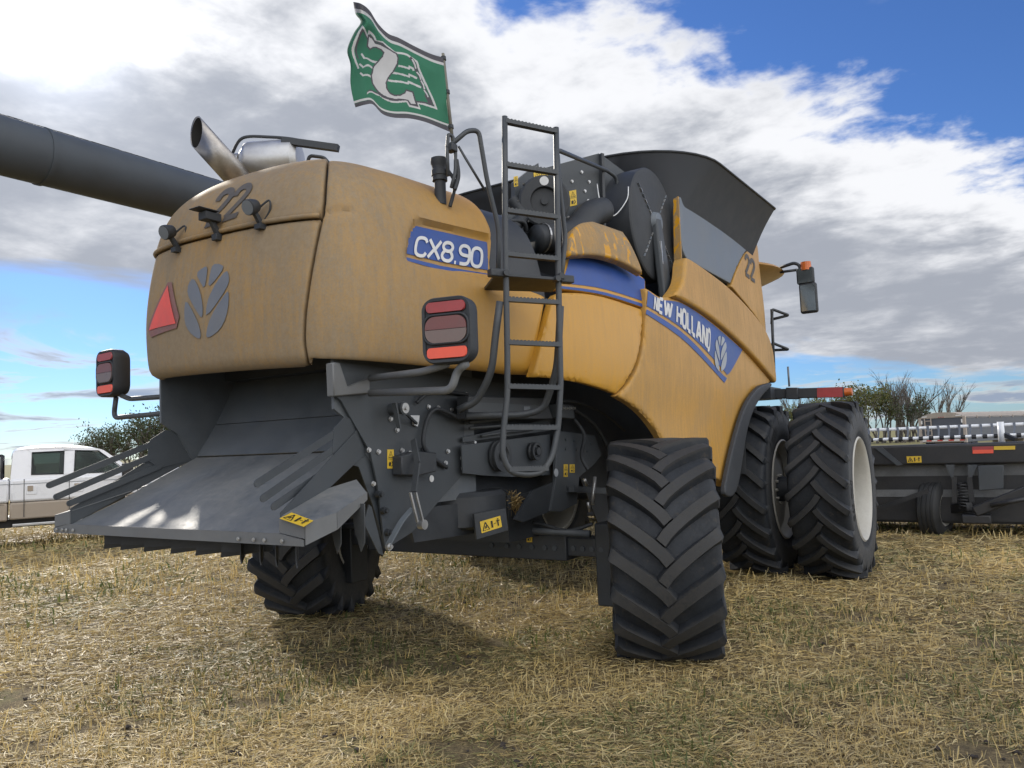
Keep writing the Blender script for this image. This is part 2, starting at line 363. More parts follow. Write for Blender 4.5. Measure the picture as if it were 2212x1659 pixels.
class Skin:
    """surface P(u,v); u, v in metres. Sight lines find (u,v); panels are cut out of it in (u,v)."""
    def __init__(s, fn, u0, u1, v0, v1, nu=120, nv=80):
        s.fn = fn; s.U = np.linspace(u0, u1, nu); s.V = np.linspace(v0, v1, nv)
        uu, vv = np.meshgrid(s.U, s.V, indexing='ij'); Pg = fn(uu.ravel(), vv.ravel()); s.nv = nv
        tris = []; s.uv = np.stack([uu.ravel(), vv.ravel()], 1); s.pg = Pg
        for i in range(nu-1):
            for j in range(nv-1):
                a = i*nv+j; tris += [(a, a+nv, a+nv+1), (a, a+nv+1, a+1)]
        s.tris = tris; s.bvh = BVHTree.FromPolygons([tuple(p) for p in Pg], tris)
    def hit(s, px, py):
        d = ray(px, py); loc, nr, idx, dist = s.bvh.ray_cast(Vector(CAM), Vector(d))
        if loc is None: return None
        a, b, c = s.tris[idx]; A, B, C = s.pg[a], s.pg[b], s.pg[c]; l = np.array(loc)
        w_ = np.linalg.lstsq(np.stack([B-A, C-A], 1), l-A, rcond=None)[0]
        return s.uv[a]+w_[0]*(s.uv[b]-s.uv[a])+w_[1]*(s.uv[c]-s.uv[a])
    def nrm(s, uv):
        e = 1e-3; u, v = uv[:, 0], uv[:, 1]
        n = np.cross(s.fn(u+e, v)-s.fn(u-e, v), s.fn(u, v+e)-s.fn(u, v-e)); n /= np.maximum(np.linalg.norm(n, axis=1)[:, None], 1e-9)
        return n
    def pt(s, px, py, off=0.):
        h = s.hit(px, py)
        if h is None: return None
        q = h[None]; return (s.fn(q[:, 0], q[:, 1])+s.nrm(q)*off)[0]
    def uvs(s, pts):
        out = []
        for p in pts:
            if p[0] == 'uv': out.append(np.array(p[1:3], float)); continue
            h = s.hit(p[0], p[1])
            if h is None: print('MISS', p); continue
            out.append(h)
        return np.array(out)
    def fill(s, name, uv, mat, parent, off=0., thick=.03, rnd=.02, grid=.035, disp=None, holes=(), step=None, smooth=45):
        uv = resample(uv, step or grid); n = len(uv)
        lo, hi = uv.min(0), uv.max(0)
        gx, gy = np.meshgrid(np.arange(lo[0], hi[0], grid)+grid*.37, np.arange(lo[1], hi[1], grid)+grid*.31, indexing='ij')
        G = np.stack([gx.ravel(), gy.ravel()], 1); G = G[inpoly(G, uv)]
        gd = polydist(G, uv); pts = [G[gd > max(rnd*1.2, grid*.45)]]
        if rnd > 0:
            t = np.roll(uv, -1, 0)-np.roll(uv, 1, 0); t /= np.maximum(np.linalg.norm(t, axis=1)[:, None], 1e-9); nn = np.stack([-t[:, 1], t[:, 0]], 1)
            area = .5*np.sum(uv[:, 0]*np.roll(uv[:, 1], -1)-np.roll(uv[:, 0], -1)*uv[:, 1]); nn *= 1 if area > 0 else -1
            for k in (.12, .4, 1.0):
                q = uv+nn*rnd*k; ok = inpoly(q, uv); q = q[ok]
                if len(q): q = q[polydist(q, uv) > rnd*k*.85]; pts.append(q)
        allp = np.vstack([uv]+pts)
        faces = [list(range(n))]; extra = []
        for h in holes:
            h = resample(np.asarray(h), step or grid); extra.append(np.asarray(h))
        keepmask = np.ones(len(allp), bool)
        for h in extra: keepmask[n:] &= ~inpoly(allp[n:], h)
        allp = allp[keepmask]
        edges = []; base = len(allp)
        for h in extra:
            k = len(h); edges += [(base+i, base+(i+1) % k) for i in range(k)]; allp = np.vstack([allp, h]); base += k
        r = delaunay_2d_cdt([Vector((float(a), float(b))) for a, b in allp], edges, faces, 1, 1e-6)
        ov = np.array([[q[0], q[1]] for q in r[0]]); of = [tuple(f) for f in r[2]]
        if extra:
            cen = np.array([ov[list(f)].mean(0) for f in of]); bad = np.zeros(len(of), bool)
            for h in extra: bad |= inpoly(cen, h)
            of = [f for f, b_ in zip(of, bad) if not b_]
        d = polydist(ov, uv)
        for h in extra: d = np.minimum(d, polydist(ov, h))
        o_ = np.full(len(ov), float(off))
        if rnd > 0:
            q = np.clip(d, 0, rnd); o_ -= rnd-np.sqrt(np.maximum(0, rnd**2-(rnd-q)**2))
        if disp is not None: o_ += disp(ov)
        N = s.nrm(ov); P3 = s.fn(ov[:, 0], ov[:, 1])
        # boundary edges get a rim
        ec = {}
        for f in of:
            for i in range(len(f)):
                e = (f[i], f[(i+1) % len(f)]); k = tuple(sorted(e)); ec[k] = None if k in ec else e
        be = [e for e in ec.values() if e is not None]
        V = P3+N*o_[:, None]; bid = {}; V2 = []
        for e in be:
            for i in e:
                if i not in bid: bid[i] = len(V)+len(V2); V2.append(P3[i]+N[i]*(o_[i]-thick))
        F = of+[(e[1], e[0], bid[e[0]], bid[e[1]]) for e in be]
        mb = MB(); mb.add(np.vstack([V, np.array(V2)]) if V2 else V, F)
        return mb.build(name, mat, parent, smooth)
    def panel(s, name, pts, mat, parent, sm=2, **kw):
        uv = s.uvs(smooth_outline(pts, sm) if sm else pts); return s.fill(name, uv, mat, parent, **kw)
    def decal(s, name, polys_px, mat, parent, off=.004, grid=.04, sm=0):
        """flat print: polygons in pixels laid on the surface"""
        obs = []; mb = MB()
        for pp in polys_px:
            uv = s.uvs(smooth_outline(pp, sm) if sm else pp)
            if len(uv) < 3: continue
            uv = resample(uv, grid)
            lo, hi = uv.min(0), uv.max(0)
            gx, gy = np.meshgrid(np.arange(lo[0], hi[0], grid)+grid*.5, np.arange(lo[1], hi[1], grid)+grid*.5, indexing='ij')
            G = np.stack([gx.ravel(), gy.ravel()], 1)
            if len(G): G = G[inpoly(G, uv)]
            if len(G): G = G[polydist(G, uv) > grid*.3]
            allp = np.vstack([uv, G]) if len(G) else uv
            r = delaunay_2d_cdt([Vector((float(a), float(b))) for a, b in allp], [], [list(range(len(uv)))], 1, 1e-7)
            ov = np.array([[q[0], q[1]] for q in r[0]]); mb.add(s.fn(ov[:, 0], ov[:, 1])+s.nrm(ov)*off, [tuple(f) for f in r[2]])
        return mb.build(name, mat, parent, True) if mb.v else None

# ------------------------------------------------------------------ lettering from strokes (unit boxes, y up)
GL = {'C': (.8, [[(.8, .78), (.66, 1), (.2, 1), (0, .8), (0, .2), (.2, 0), (.66, 0), (.8, .22)]]),
 'X': (.85, [[(0, 1), (.85, 0)], [(.85, 1), (.5, .54)], [(.36, .44), (0, 0)]]),
 '8': (.75, [[(.2, 1), (.55, 1), (.72, .85), (.72, .68), (.55, .53), (.2, .53), (.03, .68), (.03, .85), (.2, 1)], [(.14, .5), (0, .34), (0, .17), (.2, 0), (.55, 0), (.75, .17), (.75, .34), (.61, .5)]]),
 '.': (.16, [[(.02, 0), (.14, 0)]]),
 '9': (.75, [[(.73, .48), (.2, .48), (.02, .64), (.02, .84), (.2, 1), (.55, 1), (.75, .82), (.75, .2), (.55, 0), (.08, 0)]]),
 '0': (.75, [[(.2, 1), (.55, 1), (.75, .8), (.75, .2), (.55, 0), (.2, 0), (0, .2), (0, .8), (.2, 1)]]),
 '2': (.52, [[(.02, .74), (.04, .9), (.16, 1), (.36, 1), (.49, .88), (.49, .68), (.02, .06)], [(.0, 0), (.52, 0)]]),
 'N': (.62, [[(0, 0), (0, 1)], [(.09, .93), (.53, .07)], [(.62, 0), (.62, 1)]]),
 'E': (.5, [[(0, 0), (0, 1)], [(.08, 1), (.5, 1)], [(.08, .51), (.44, .51)], [(.08, 0), (.5, 0)]]),
 'W': (.95, [[(0, 1), (.24, 0)], [(.28, .12), (.475, .92)], [(.50, .85), (.70, 0)], [(.73, .1), (.95, 1)]]),
 'H': (.6, [[(0, 0), (0, 1)], [(.6, 0), (.6, 1)], [(.08, .52), (.52, .52)]]),
 'O': (.6, [[(.16, 1), (.44, 1), (.6, .82), (.6, .18), (.44, 0), (.16, 0), (0, .18), (0, .82), (.16, 1)]]),
 'L': (.48, [[(0, 1), (0, 0)], [(.08, 0), (.48, 0)]]),
 'A': (.68, [[(0, 0), (.31, .96)], [(.37, 1), (.68, 0)], [(.19, .3), (.5, .3)]]),
 'D': (.6, [[(0, 0), (0, 1)], [(.08, 1), (.42, 1), (.6, .82), (.6, .18), (.42, 0), (.08, 0)]]),
 'K': (.6, [[(0, 0), (0, 1)], [(.58, 1), (.1, .5)], [(.2, .58), (.6, 0)]]),
 'R': (.6, [[(0, 0), (0, 1)], [(.08, 1), (.45, 1), (.58, .88), (.58, .62), (.45, .5), (.08, .5)], [(.32, .44), (.6, 0)]]),
 '4': (.6, [[(.45, 0), (.45, 1), (.0, .3)], [(.03, .27), (.6, .27)]]),
 'F': (.5, [[(0, 0), (0, 1)], [(.08, 1), (.5, 1)], [(.08, .51), (.44, .51)]]),
 '3': (.6, [[(0, .9), (.12, 1), (.45, 1), (.58, .88), (.58, .62), (.45, .52), (.22, .52)], [(.45, .48), (.6, .36), (.6, .14), (.45, 0), (.12, 0), (0, .1)]]),
 ' ': (.3, [])}
def ribbon(path, wd, flat=True):
    """stroke as a closed polygon with mitred joins"""
    P = np.array(path, float); n = len(P); L = []; Rr = []
    closed = n > 3 and np.allclose(P[0], P[-1])
    quads = []
    for i in range(n):
        if closed: a = P[i-1] if i > 0 else P[-2]; c = P[i+1] if i < n-1 else P[1]
        else: a = P[i-1] if i > 0 else None; c = P[i+1] if i < n-1 else None
        d1 = (P[i]-a)/np.linalg.norm(P[i]-a) if a is not None else None; d2 = (c-P[i])/np.linalg.norm(c-P[i]) if c is not None else None
        if d1 is None: d1 = d2
        if d2 is None: d2 = d1
        n1 = np.array([-d1[1], d1[0]]); n2 = np.array([-d2[1], d2[0]]); mt = n1+n2; mt /= np.linalg.norm(mt); k = wd/2/max(.4, mt @ n1)
        L.append(P[i]+mt*k); Rr.append(P[i]-mt*k)
    for i in range(n-1): quads.append([L[i], L[i+1], Rr[i+1], Rr[i]])
    return quads
def text_polys(txt, stroke, gap=.22):
    """polygons in text units (height 1), and total width"""
    x = 0; out = []
    for ch in txt:
        wd, st = GL[ch]
        for p in st:
            if len(p) > 3:
                cl = p[0] == p[-1]
                for _ in range(2):
                    q = [p[0]] if not cl else []
                    for i_ in range(len(p)-1):
                        (x0, y0), (x1, y1) = p[i_], p[i_+1]; q += [(x0*.75+x1*.25, y0*.75+y1*.25), (x0*.25+x1*.75, y0*.25+y1*.75)]
                    p = q+([q[0]] if cl else [p[-1]])
            out += [[(q[0]+x, q[1]) for q in r_] for r_ in ribbon(p, stroke)]
        x += wd+gap
    return out, x-gap
def letters(fn, txt, stroke, gap, mapper, mat, parent, name, **kw):
    """one small printed piece per character; mapper(u, v) gives the pixel"""
    x = 0; tw_ = text_polys(txt, stroke, gap)[1]
    for ch in txt:
        wd = GL[ch][0]
        if ch != ' ':
            pp = text_polys(ch, stroke, gap)[0]
            fn(name, [[mapper((q[0]+x)/tw_, q[1]) for q in p] for p in pp], mat, parent, **kw)
        x += wd+gap
def box4(bl, br, tr, tl):
    bl, br, tr, tl = (np.array(q, float) for q in (bl, br, tr, tl))
    return lambda u, v: tuple((1-v)*((1-u)*bl+u*br)+v*((1-u)*tl+u*tr))
def warp(polys, width, bl, br, tr, tl):
    """text box -> four pixel corners"""
    bl, br, tr, tl = (np.array(q, float) for q in (bl, br, tr, tl)); res = []
    for p in polys:
        res.append([tuple((1-v)*((1-u)*bl+u*br)+v*((1-u)*tl+u*tr)) for u, v in ((q[0]/width, q[1]) for q in p)])
    return res
_lz = [[(1350, 1065), (1310, 1082), (1275, 1118), (1298, 1165), (1328, 1215), (1342, 1140)],
 [(1382, 1055), (1430, 1053), (1458, 1075), (1405, 1150), (1350, 1210), (1365, 1110)],
 [(1258, 1138), (1222, 1185), (1217, 1245), (1255, 1320), (1300, 1392), (1316, 1398), (1318, 1320), (1300, 1225)],
 [(1472, 1088), (1488, 1130), (1486, 1180), (1440, 1262), (1338, 1400), (1340, 1330), (1355, 1270), (1402, 1175)],
 [(1208, 1282), (1198, 1340), (1200, 1430), (1228, 1490), (1278, 1530), (1306, 1534), (1300, 1465), (1258, 1365)],
 [(1484, 1222), (1486, 1300), (1470, 1395), (1430, 1475), (1370, 1522), (1337, 1528), (1350, 1440), (1400, 1335), (1458, 1252)]]
LEAF = [[((X-1198)/289., 1-(Y-1052)/483.) for X, Y in q] for q in _lz]      # six blades of the badge in a unit box, y up
# ================================================================== COMBINE HARVESTER
combine = thing('combine_harvester', 'dusty yellow combine harvester with blue side stripes, rear ladder and twin front wheels', 'combine harvester')
K = combine
def interp(xs, ys):
    xs = np.asarray(xs, float); ys = np.asarray(ys, float)
    dense = bez(np.stack([xs, ys], 1), 12); o = np.argsort(dense[:, 0], kind='stable')
    return lambda q: np.interp(q, dense[o, 0], dense[o, 1])
# ---- tail hood: plan curve (right half) and wall profile
plan = bez([(0, -2.54), (.4, -2.525), (.75, -2.46), (.93, -2.36), (1.02, -2.22), (1.07, -2.05), (1.12, -1.85), (1.21, -1.4), (1.315, -.95), (1.37, -.72)], 14)
pu = np.r_[0, np.cumsum(np.linalg.norm(np.diff(plan, axis=0), axis=1))]
prof = bez([(.10, 2.035), (.04, 2.06), (.012, 2.13), (0, 2.38), (.015, 2.62), (.055, 2.88), (.10, 3.05), (.16, 3.18), (.26, 3.29), (.41, 3.375), (.65, 3.42), (.95, 3.435)], 10)
pv = np.r_[0, np.cumsum(np.linalg.norm(np.diff(prof, axis=0), axis=1))]
def hood_fn(u, v):
    au = np.abs(u); x = np.interp(au, pu, plan[:, 0]); y = np.interp(au, pu, plan[:, 1])
    d = np.interp(v, pv, prof[:, 0]); z = np.interp(v, pv, prof[:, 1])
    k = np.clip((y+1.9)/1.2, 0, 1)
    z = z-.02*k*np.clip((z-3.0)/.3, 0, 1)
    X = np.sign(u)*x*(1-d/1.12)
    return np.stack([X, -.72+(y+.72)*(1-d/1.95), z+.03-.032*X], 1)
UE, VE = pu[-1], pv[-1]
hood = Skin(hood_fn, -UE, UE, 0, VE, 260, 120)
def vz(z): return float(np.interp(z, prof[:, 1], pv))
sm_px = [(700, 440), (692, 480), (681, 530), (668, 600), (657, 680), (655, 740), (660, 768)]
seam = hood.uvs(sm_px)[::-1]                            # bottom -> top
seam = np.vstack([[seam[0, 0]+.01, 0.0], seam, [seam[-1, 0]+.01, seam[-1, 1]+.25], [seam[-1, 0]+.0, seam[-1, 1]+.6], [seam[-1, 0]-.02, VE]])
def seam_u(v): return np.interp(v, seam[:, 1], seam[:, 0])
UL = -1.13
vc = vz(2.90)                                            # lid crease
def strip(v0, v1, n=24):
    vv = np.linspace(v0, v1, n)
    return np.vstack([np.stack([np.full(n, UL), vv], 1)[::-1], np.stack([seam_u(vv)-.007, vv], 1)])
# dark frame behind the gaps
gx, gy = np.meshgrid(np.linspace(-UE, UE, 70), np.linspace(0, VE, 30), indexing='ij'); uvg = np.stack([gx.ravel(), gy.ravel()], 1)
Pin = hood.fn(uvg[:, 0], uvg[:, 1])-hood.nrm(uvg)*.055
MB().add(Pin, [(i*30+j, (i+1)*30+j, (i+1)*30+j+1, i*30+j+1) for i in range(69) for j in range(29)]).build('hood_frame', M_BLK, K, True)
crn = .045
def creasev(u): return vc
tail = hood.fill('tail_panel', strip(.0, vc-.012), M_YREAR, K, thick=.05, rnd=.018)
lid = hood.fill('tail_lid', strip(vc+.006, VE), M_YREAR, K, off=.010, thick=.05, rnd=.02)
# lip along the bottom of the lid
lipu = np.linspace(UL, float(seam_u(vc))-.01, 40)
lq = np.stack([lipu, np.full(40, vc+.004)], 1); lp = hood.fn(lq[:, 0], lq[:, 1])+hood.nrm(lq)*.010
MB().tube(lp, .015, 8).build('lid_lip', M_YREAR, lid, True)
# right side panel with the model band, cut by the ladder gap
rs = [(674, 776, 1), (780, 781), (900, 791), (1060, 806), (1125, 817), (1141, 819), (1150, 800), (1163, 730), (1179, 646), (1176, 638), (1120, 619), (1075, 604), (1064, 596), (1064, 520, 1)]
rsu = hood.uvs(smooth_outline(rs, 2)[:-1]+[(1064, 520)])
endu = hood.hit(1062, 500)
vv = np.linspace(VE, 0.0, 40)
side_uv = np.vstack([rsu, [[endu[0], endu[1]+.03], [endu[0]-.01, endu[1]+.25], [endu[0]-.03, endu[1]+.45], [endu[0]-.1, VE]], np.stack([seam_u(vv)+.009, vv], 1)])
recess = hood.uvs(smooth_outline([(908, 468), (985, 488), (1064, 508, 1), (1068, 600, 1), (950, 584), (884, 570), (874, 556), (880, 510), (893, 475)], 2))
slot = hood.uvs(smooth_outline([(694, 452, 1), (750, 446), (768, 449), (768, 457), (750, 462), (693, 466, 1)], 2))
def side_disp(ov):
    d = np.where(inpoly(ov, recess), polydist(ov, recess), 0.0); q = np.clip(d/.03, 0, 1); r = -.042*q*q*(3-2*q)
    d = np.where(inpoly(ov, slot), polydist(ov, slot), 0.0); q = np.clip(d/.012, 0, 1)
    return r-.016*q
side = hood.fill('tail_side_panel', side_uv, M_YREAR, K, thick=.05, rnd=.016, grid=.024, disp=side_disp)
lm = np.array([[-q[0], q[1]] for q in side_uv]); lm[:, 0] = np.minimum(lm[:, 0], UL-.012)
hood.fill('tail_side_panel', lm, M_YREAR, K, thick=.05, rnd=.02, grid=.06)
# print on the hood
LOF = .004
bandp = hood.decal('model_band', [[(906, 482), (985, 500), (1061, 518), (1062, 579), (960, 561), (886, 543), (888, 520), (895, 492)]], M_BLUE, side, off=-.037)
hood.decal('band_line', [[(885, 551), (960, 570), (1062, 587), (1062, 596), (955, 578), (884, 558)]], M_BLUE, side, off=-.036)
letters(hood.decal, 'CX8.90', .19, .17, box4((902, 546), (1046, 574), (1049, 534), (908, 507)), M_WHITE, bandp, 'printed_letter', off=-.031, grid=.05)
letters(hood.decal, '22', .2, .14, box4((448, 489), (517, 466), (549, 402), (482, 420)), M_NUM, lid, 'printed_numeral', off=.016, grid=.05)
def leafpx(bl, br, tr, tl): return warp(LEAF, 1.0, bl, br, tr, tl)
for lp_ in leafpx((399.5, 732), (496, 732), (496, 570), (399.5, 570)):
    hood.decal('badge_leaf', [smooth_outline(lp_, 1)], M_LOGO, tail, off=.005, grid=.05)
smv = hood.decal('slow_vehicle_sign', [[(365, 610.5), (373.6, 610.5), (389.6, 684), (383.6, 709), (328.5, 729), (322, 711)]], M_SMVB, tail, off=.008)
hood.decal('orange_triangle', [[(366, 617), (383, 699), (326, 714)]], M_SMV, smv, off=.012)
# work lamps and camera on the lid lip
for px, py, kind in ((383, 513, 0), (470, 482, 1), (562, 462, 0)):
    p = hood.pt(px+8, py+8, .03); m = MB(); d = np.array([.10, -.86, -.35]); d /= np.linalg.norm(d)
    if kind == 0:
        c = p+np.array([0, -.065, .035])
        m.lathe([(-.055, .022), (-.04, .038), (0, .047), (.025, .047), (.029, .042), (.031, .0)], 16, c, d)
        m.bar(c+[0, .02, -.02], p+[0, .01, -.06], .025, .025); m.box(p+[0, 0, -.07], (.05, .05, .03))
        m.tube(bez([c+[0, .06, .01], c+[.05, .09, .05], p+[.05, .03, .03], p+[.01, .02, -.03]], 5), .006, 6)
        o_ = m.build('work_lamp', M_PLAS, K, 40)
        MB().lathe([(.0315, .042), (.0325, 0.)], 16, c, d).build('lens', M_TANK, o_)
    else:
        c = p+np.array([0, -.05, .035])
        m.box(c, (.075, .11, .05)); m.box(c+[0, -.04, .034], (.10, .14, .008)); m.bar(c, p+[0, .01, -.07], .03, .03); m.box(p+[0, 0, -.08], (.05, .05, .04))
        m.build('rear_camera', M_PLAS, K, bevel=.004)

# ---- generic flat pieces
def plate(name, px, mat, parent, x=None, y=None, p0=None, n=None, t=.01, off=0., bevel=0.):
    if x is not None: p0, n = (x, 0, 0), (1, 0, 0)
    elif y is not None: p0, n = (0, y, 0), (0, -1, 0)
    nn = np.asarray(n, float)/np.linalg.norm(n)
    P = [on_plane(a, b, p0, nn)+nn*off for a, b in px]
    return MB().slab(P, nn, t).build(name, mat, parent, bevel=bevel, seg=1)
def tri_print(name, px, p0, n, parent, off=.002):
    """warning sticker print: triangle with a mark, and a pictogram below/beside. px: bl, br, tr, tl"""
    nn = np.asarray(n, float)/np.linalg.norm(n); bl, br, tr, tl = (np.array(q, float) for q in px)
    wide = np.linalg.norm(br-bl) > np.linalg.norm(tl-bl)
    m = MB(); k = [0]
    def poly(pts):
        k[0] += 1
        P = [on_plane(*((1-v)*((1-u)*bl+u*br)+v*((1-u)*tl+u*tr)), p0, nn)+nn*(off+.0004*k[0]) for u, v in pts]; m.add(P, [tuple(range(len(P)))])
    def seg(a, b, wd):
        for q in ribbon([a, b], wd): poly([tuple(z) for z in q])
    if wide:
        for a, b in (((.08, .16), (.40, .16)), ((.40, .16), (.24, .84)), ((.24, .84), (.08, .16))): seg(a, b, .045)
        seg((.2, .3), (.28, .55), .05); seg((.28, .3), (.22, .5), .04)
        poly([(.5, .2), (.58, .2), (.58, .8), (.5, .8)]); seg((.62, .5), (.76, .5), .04); poly([(.8, .2), (.86, .2), (.86, .62), (.92, .62), (.92, .72), (.76, .72), (.76, .62), (.8, .62)]); poly([(.81, .75), (.87, .75), (.87, .87), (.81, .87)])
    else:
        for a, b in (((.16, .58), (.84, .58)), ((.84, .58), (.5, .92)), ((.5, .92), (.16, .58))): seg(a, b, .035)
        seg((.5, .64), (.5, .76), .07); seg((.06, .5), (.94, .5), .02)
        poly([(.2, .14), (.45, .12), (.52, .28), (.4, .36), (.2, .3)]); seg((.56, .12), (.8, .22), .05); seg((.8, .22), (.6, .38), .05)
    return m.build(name, M_INK, parent)
def sticker(px, p0, n, parent=K, off=.003):
    nn = np.asarray(n, float)/np.linalg.norm(n)
    P = [on_plane(a, b, p0, nn)+nn*off for a, b in px]
    o_ = MB().slab(P, nn, .001).build('warning_sticker', M_YST, parent)
    tri_print('warning_print', px, p0, nn, o_, off+.001); return o_
def bolt(p, n, r=.014, h=.014, parent=K, mat=None):
    MB().lathe([(0, r*1.35), (.003, r*1.35), (.003, r), (h, r), (h, 0)], 8, p, n).build('bolt', mat or M_STEEL, parent)

# ---- machine core
core = MB().box((0, 1.0, 1.95), (1.5, 5.2, 1.7)).build('separator_body', M_BLK, K)
MB().box((0, -1.72, 2.55), (1.5, .3, .9)).build('rear_bulkhead', M_BLK, K)
# ---- straw chute under the hood
HW = .82
A = np.array
MB().slab([(-HW, -1.62, 2.30), (HW, -1.62, 2.30), (HW, -1.90, 1.79), (-HW, -1.90, 1.79)], (0, -1, .3), .01).build('chute_back_sheet', M_CHUTE, K)
MB().slab([(-HW, -1.905, 1.785), (HW, -1.905, 1.785), (HW, -2.06, 1.565), (-HW, -2.06, 1.565)], (0, -1, .5), .012).build('chute_lower_sheet', M_CHUTE, K)
fanp = A([(-HW, -2.065, 1.555), (HW, -2.065, 1.555), (.90, -2.60, 1.285), (.98, -2.855, 1.165), (-.98, -2.855, 1.165), (-.90, -2.60, 1.285)])
deck_ = MB().slab(fanp, (0, -.46, .89), .008).build('spreader_plate', M_PLATE, K)
MB().slab([(-1.16, -2.862, 1.115), (1.16, -2.862, 1.115), (1.16, -2.862, 1.145), (.985, -2.862, 1.172), (-.985, -2.862, 1.172), (-1.16, -2.862, 1.145)], (0, -1, 0), .012).build('plate_edge_strip', M_EDGE, deck_)
for s in (-1, 1):
    bl, tl_ = (s*1.16, -2.85, 1.215), (s*.985, -2.85, 1.215)
    # wing shelf and its skirts
    shelf = [(s*.985, -2.845, 1.255), (s*1.165, -2.845, 1.225), (s*1.20, -2.68, 1.255), (s*1.14, -2.40, 1.33), (s*.95, -2.28, 1.40), (s*.90, -2.50, 1.36)]
    _p = [A(q) for q in (shelf[0], shelf[1], shelf[4])]; wn_ = np.cross(_p[1]-_p[0], _p[2]-_p[0]); wn_ = wn_/np.linalg.norm(wn_)*(1 if wn_[2] > 0 else -1)
    shelf = [(q[0], q[1], float(_p[0][2]-((q[0]-_p[0][0])*wn_[0]+(q[1]-_p[0][1])*wn_[1])/wn_[2])) for q in shelf]
    wing = MB().slab(shelf, (0, -.3, .95), .006).build('plate_wing', M_PLATE, deck_)
    MB().slab([(s*.985, -2.852, 1.25), (s*1.165, -2.852, 1.22), (s*1.165, -2.852, 1.150), (s*.985, -2.852, 1.174)], (0, -1, 0), .006).build('wing_skirt', M_EDGE, deck_)
    MB().slab([(s*1.172, -2.85, shelf[1][2]), (s*1.206, -2.68, shelf[2][2]), (s*1.206, -2.68, shelf[2][2]-.085), (s*1.172, -2.85, 1.12)], (s, 0, 0), .006).build('wing_skirt', M_EDGE, deck_)
    MB().slab([(s*1.206, -2.677, shelf[2][2]), (s*1.146, -2.40, shelf[3][2]), (s*1.146, -2.40, shelf[3][2]-.04), (s*1.206, -2.677, shelf[2][2]-.085)], (s, 0, 0), .006).build('wing_skirt', M_EDGE, deck_)
    MB().slab([(s*.83, -2.07, 1.55), (s*.985, -2.846, 1.165), (s*.985, -2.846, 1.27), (s*.83, -2.07, 1.74)], (-s, 0, 0), .006).build('plate_side', M_GRY, deck_)
for xx in (-1.1, -1.03, -.98, -.9, .7, .82, .9, 1.03):
    bolt(A((xx, -2.874, 1.138)), (0, -1, 0), .008, .006, deck_)
for px, s in ((226, -1), (262, -1), (312, -1), (370, -1), (424, -1), (478, -1), (520, 1), (562, 1), (596, 1), (640, 1)):   # steering fins under the plate
    q = at(px, 1165, y=-2.74); q[2] = 1.155; L_ = .27 if s < 0 else .24; f_ = q+A((-s*.72*L_, .69*L_, .07)); dn = .145 if s < 0 else .17
    MB().slab([q, f_, f_-[0, 0, dn+.05], q-[s*-.035*L_, 0, dn], q-[0, 0, dn-.03]], (s*.69, .72, 0), .006).build('deflector_fin', M_PLAS, deck_)
p0w, nw = shelf[1], A((0, -.3, .95))
sticker([(604, 1121), (656, 1139), (677, 1126), (630, 1108)], _p[0], wn_, K, .003)
# side sheets of the chute (both sides), with forked deflector fingers
SX = .865
for s in (-1, 1):
    MB().slab([(s*HW, -2.33, 2.12), (s*HW, -2.25, 2.25), (s*HW, -1.0, 2.25), (s*HW, -1.0, 1.2), (s*HW, -1.75, 1.2), (s*HW, -2.1, 1.55), (s*HW, -2.2, 1.72), (s*HW, -2.33, 1.80)], (-s, 0, 0), .02).build('chute_side_sheet', M_CHUTE, K)
fing = [((722, 937), (556, 1044)), ((726, 967), (569, 1076)), ((738, 994), (592, 1094))]
for s in (-1, 1):
    for i, (a, b) in enumerate(fing):
        pa = on_plane(*a, (.84, -2.15, 0), (.985, .17, 0)); pb = on_plane(*b, (.84, -2.15, 0), (.985, .17, 0))
        pa[0] *= s; pb[0] *= s; d = (pb-pa)/np.linalg.norm(pb-pa)
        m = MB().bar(pa, pb, .006, .040); m.lathe([(-.003, .020), (.003, .020)], 12, pb, (1, 0, 0), cap=True)
        m.build('deflector_finger', M_GRY, K)
    q = [(745, 900), (760, 905), (798, 974), (792, 990), (775, 985), (738, 1000), (718, 978), (722, 925)]
    P = [on_plane(a, b, (.845, -2.15, 0), (.985, .17, 0)) for a, b in q]
    if s < 0: P = [p*A((-1, 1, 1)) for p in P]
    MB().slab(P, (s*.985, .17, 0), .006).build('finger_plate', M_GRY, K)
plate('chute_cheek', [(738, 998), (800, 972), (832, 1184), (806, 1092), (775, 1008)], M_GRY, K, x=.835, t=.008)
# ---- right flank machinery
NX = (1, 0, 0)
fl = plate('flank_sheet', [(722, 782), (800, 790), (1000, 812), (1092, 830), (1096, 868), (1004, 880), (1001, 1016), (994, 1032), (957, 1072), (922, 1114), (890, 1150), (842, 1180), (832, 1184), (815, 1042), (800, 976), (760, 906), (738, 866), (722, 852)], M_GRY, K, x=SX, t=.012)
plate('flank_shield', [(997, 962), (1110, 948), (1189, 938), (1189, 1026), (1105, 1030), (1045, 1027), (1000, 1022)], M_GRY, K, x=SX+.045, t=.01)
plate('flank_shield', [(1000, 945), (1189, 905), (1189, 930), (1000, 955)], M_GRY, K, x=SX+.03, t=.01)
plate('axle_gusset', [(1203, 930), (1285, 940), (1300, 983), (1282, 1005), (1252, 1030), (1247, 1088), (1212, 1106), (1190, 1104), (1200, 1040)], M_GRY, K, x=.98, t=.03, bevel=.004)
plate('axle_gusset', [(1200, 1040), (1190, 1104), (1130, 1128), (1112, 1122), (1150, 1060)], M_BLK, K, x=.96, t=.02)
plate('hydraulic_box', [(1012, 855), (1180, 860), (1195, 905), (1012, 905)], M_BLK, K, x=1.02, t=.10, bevel=.006)
plate('hydraulic_box', [(1012, 868), (1170, 876), (1172, 893), (1012, 890)], M_GRY, K, x=1.03, t=.012)
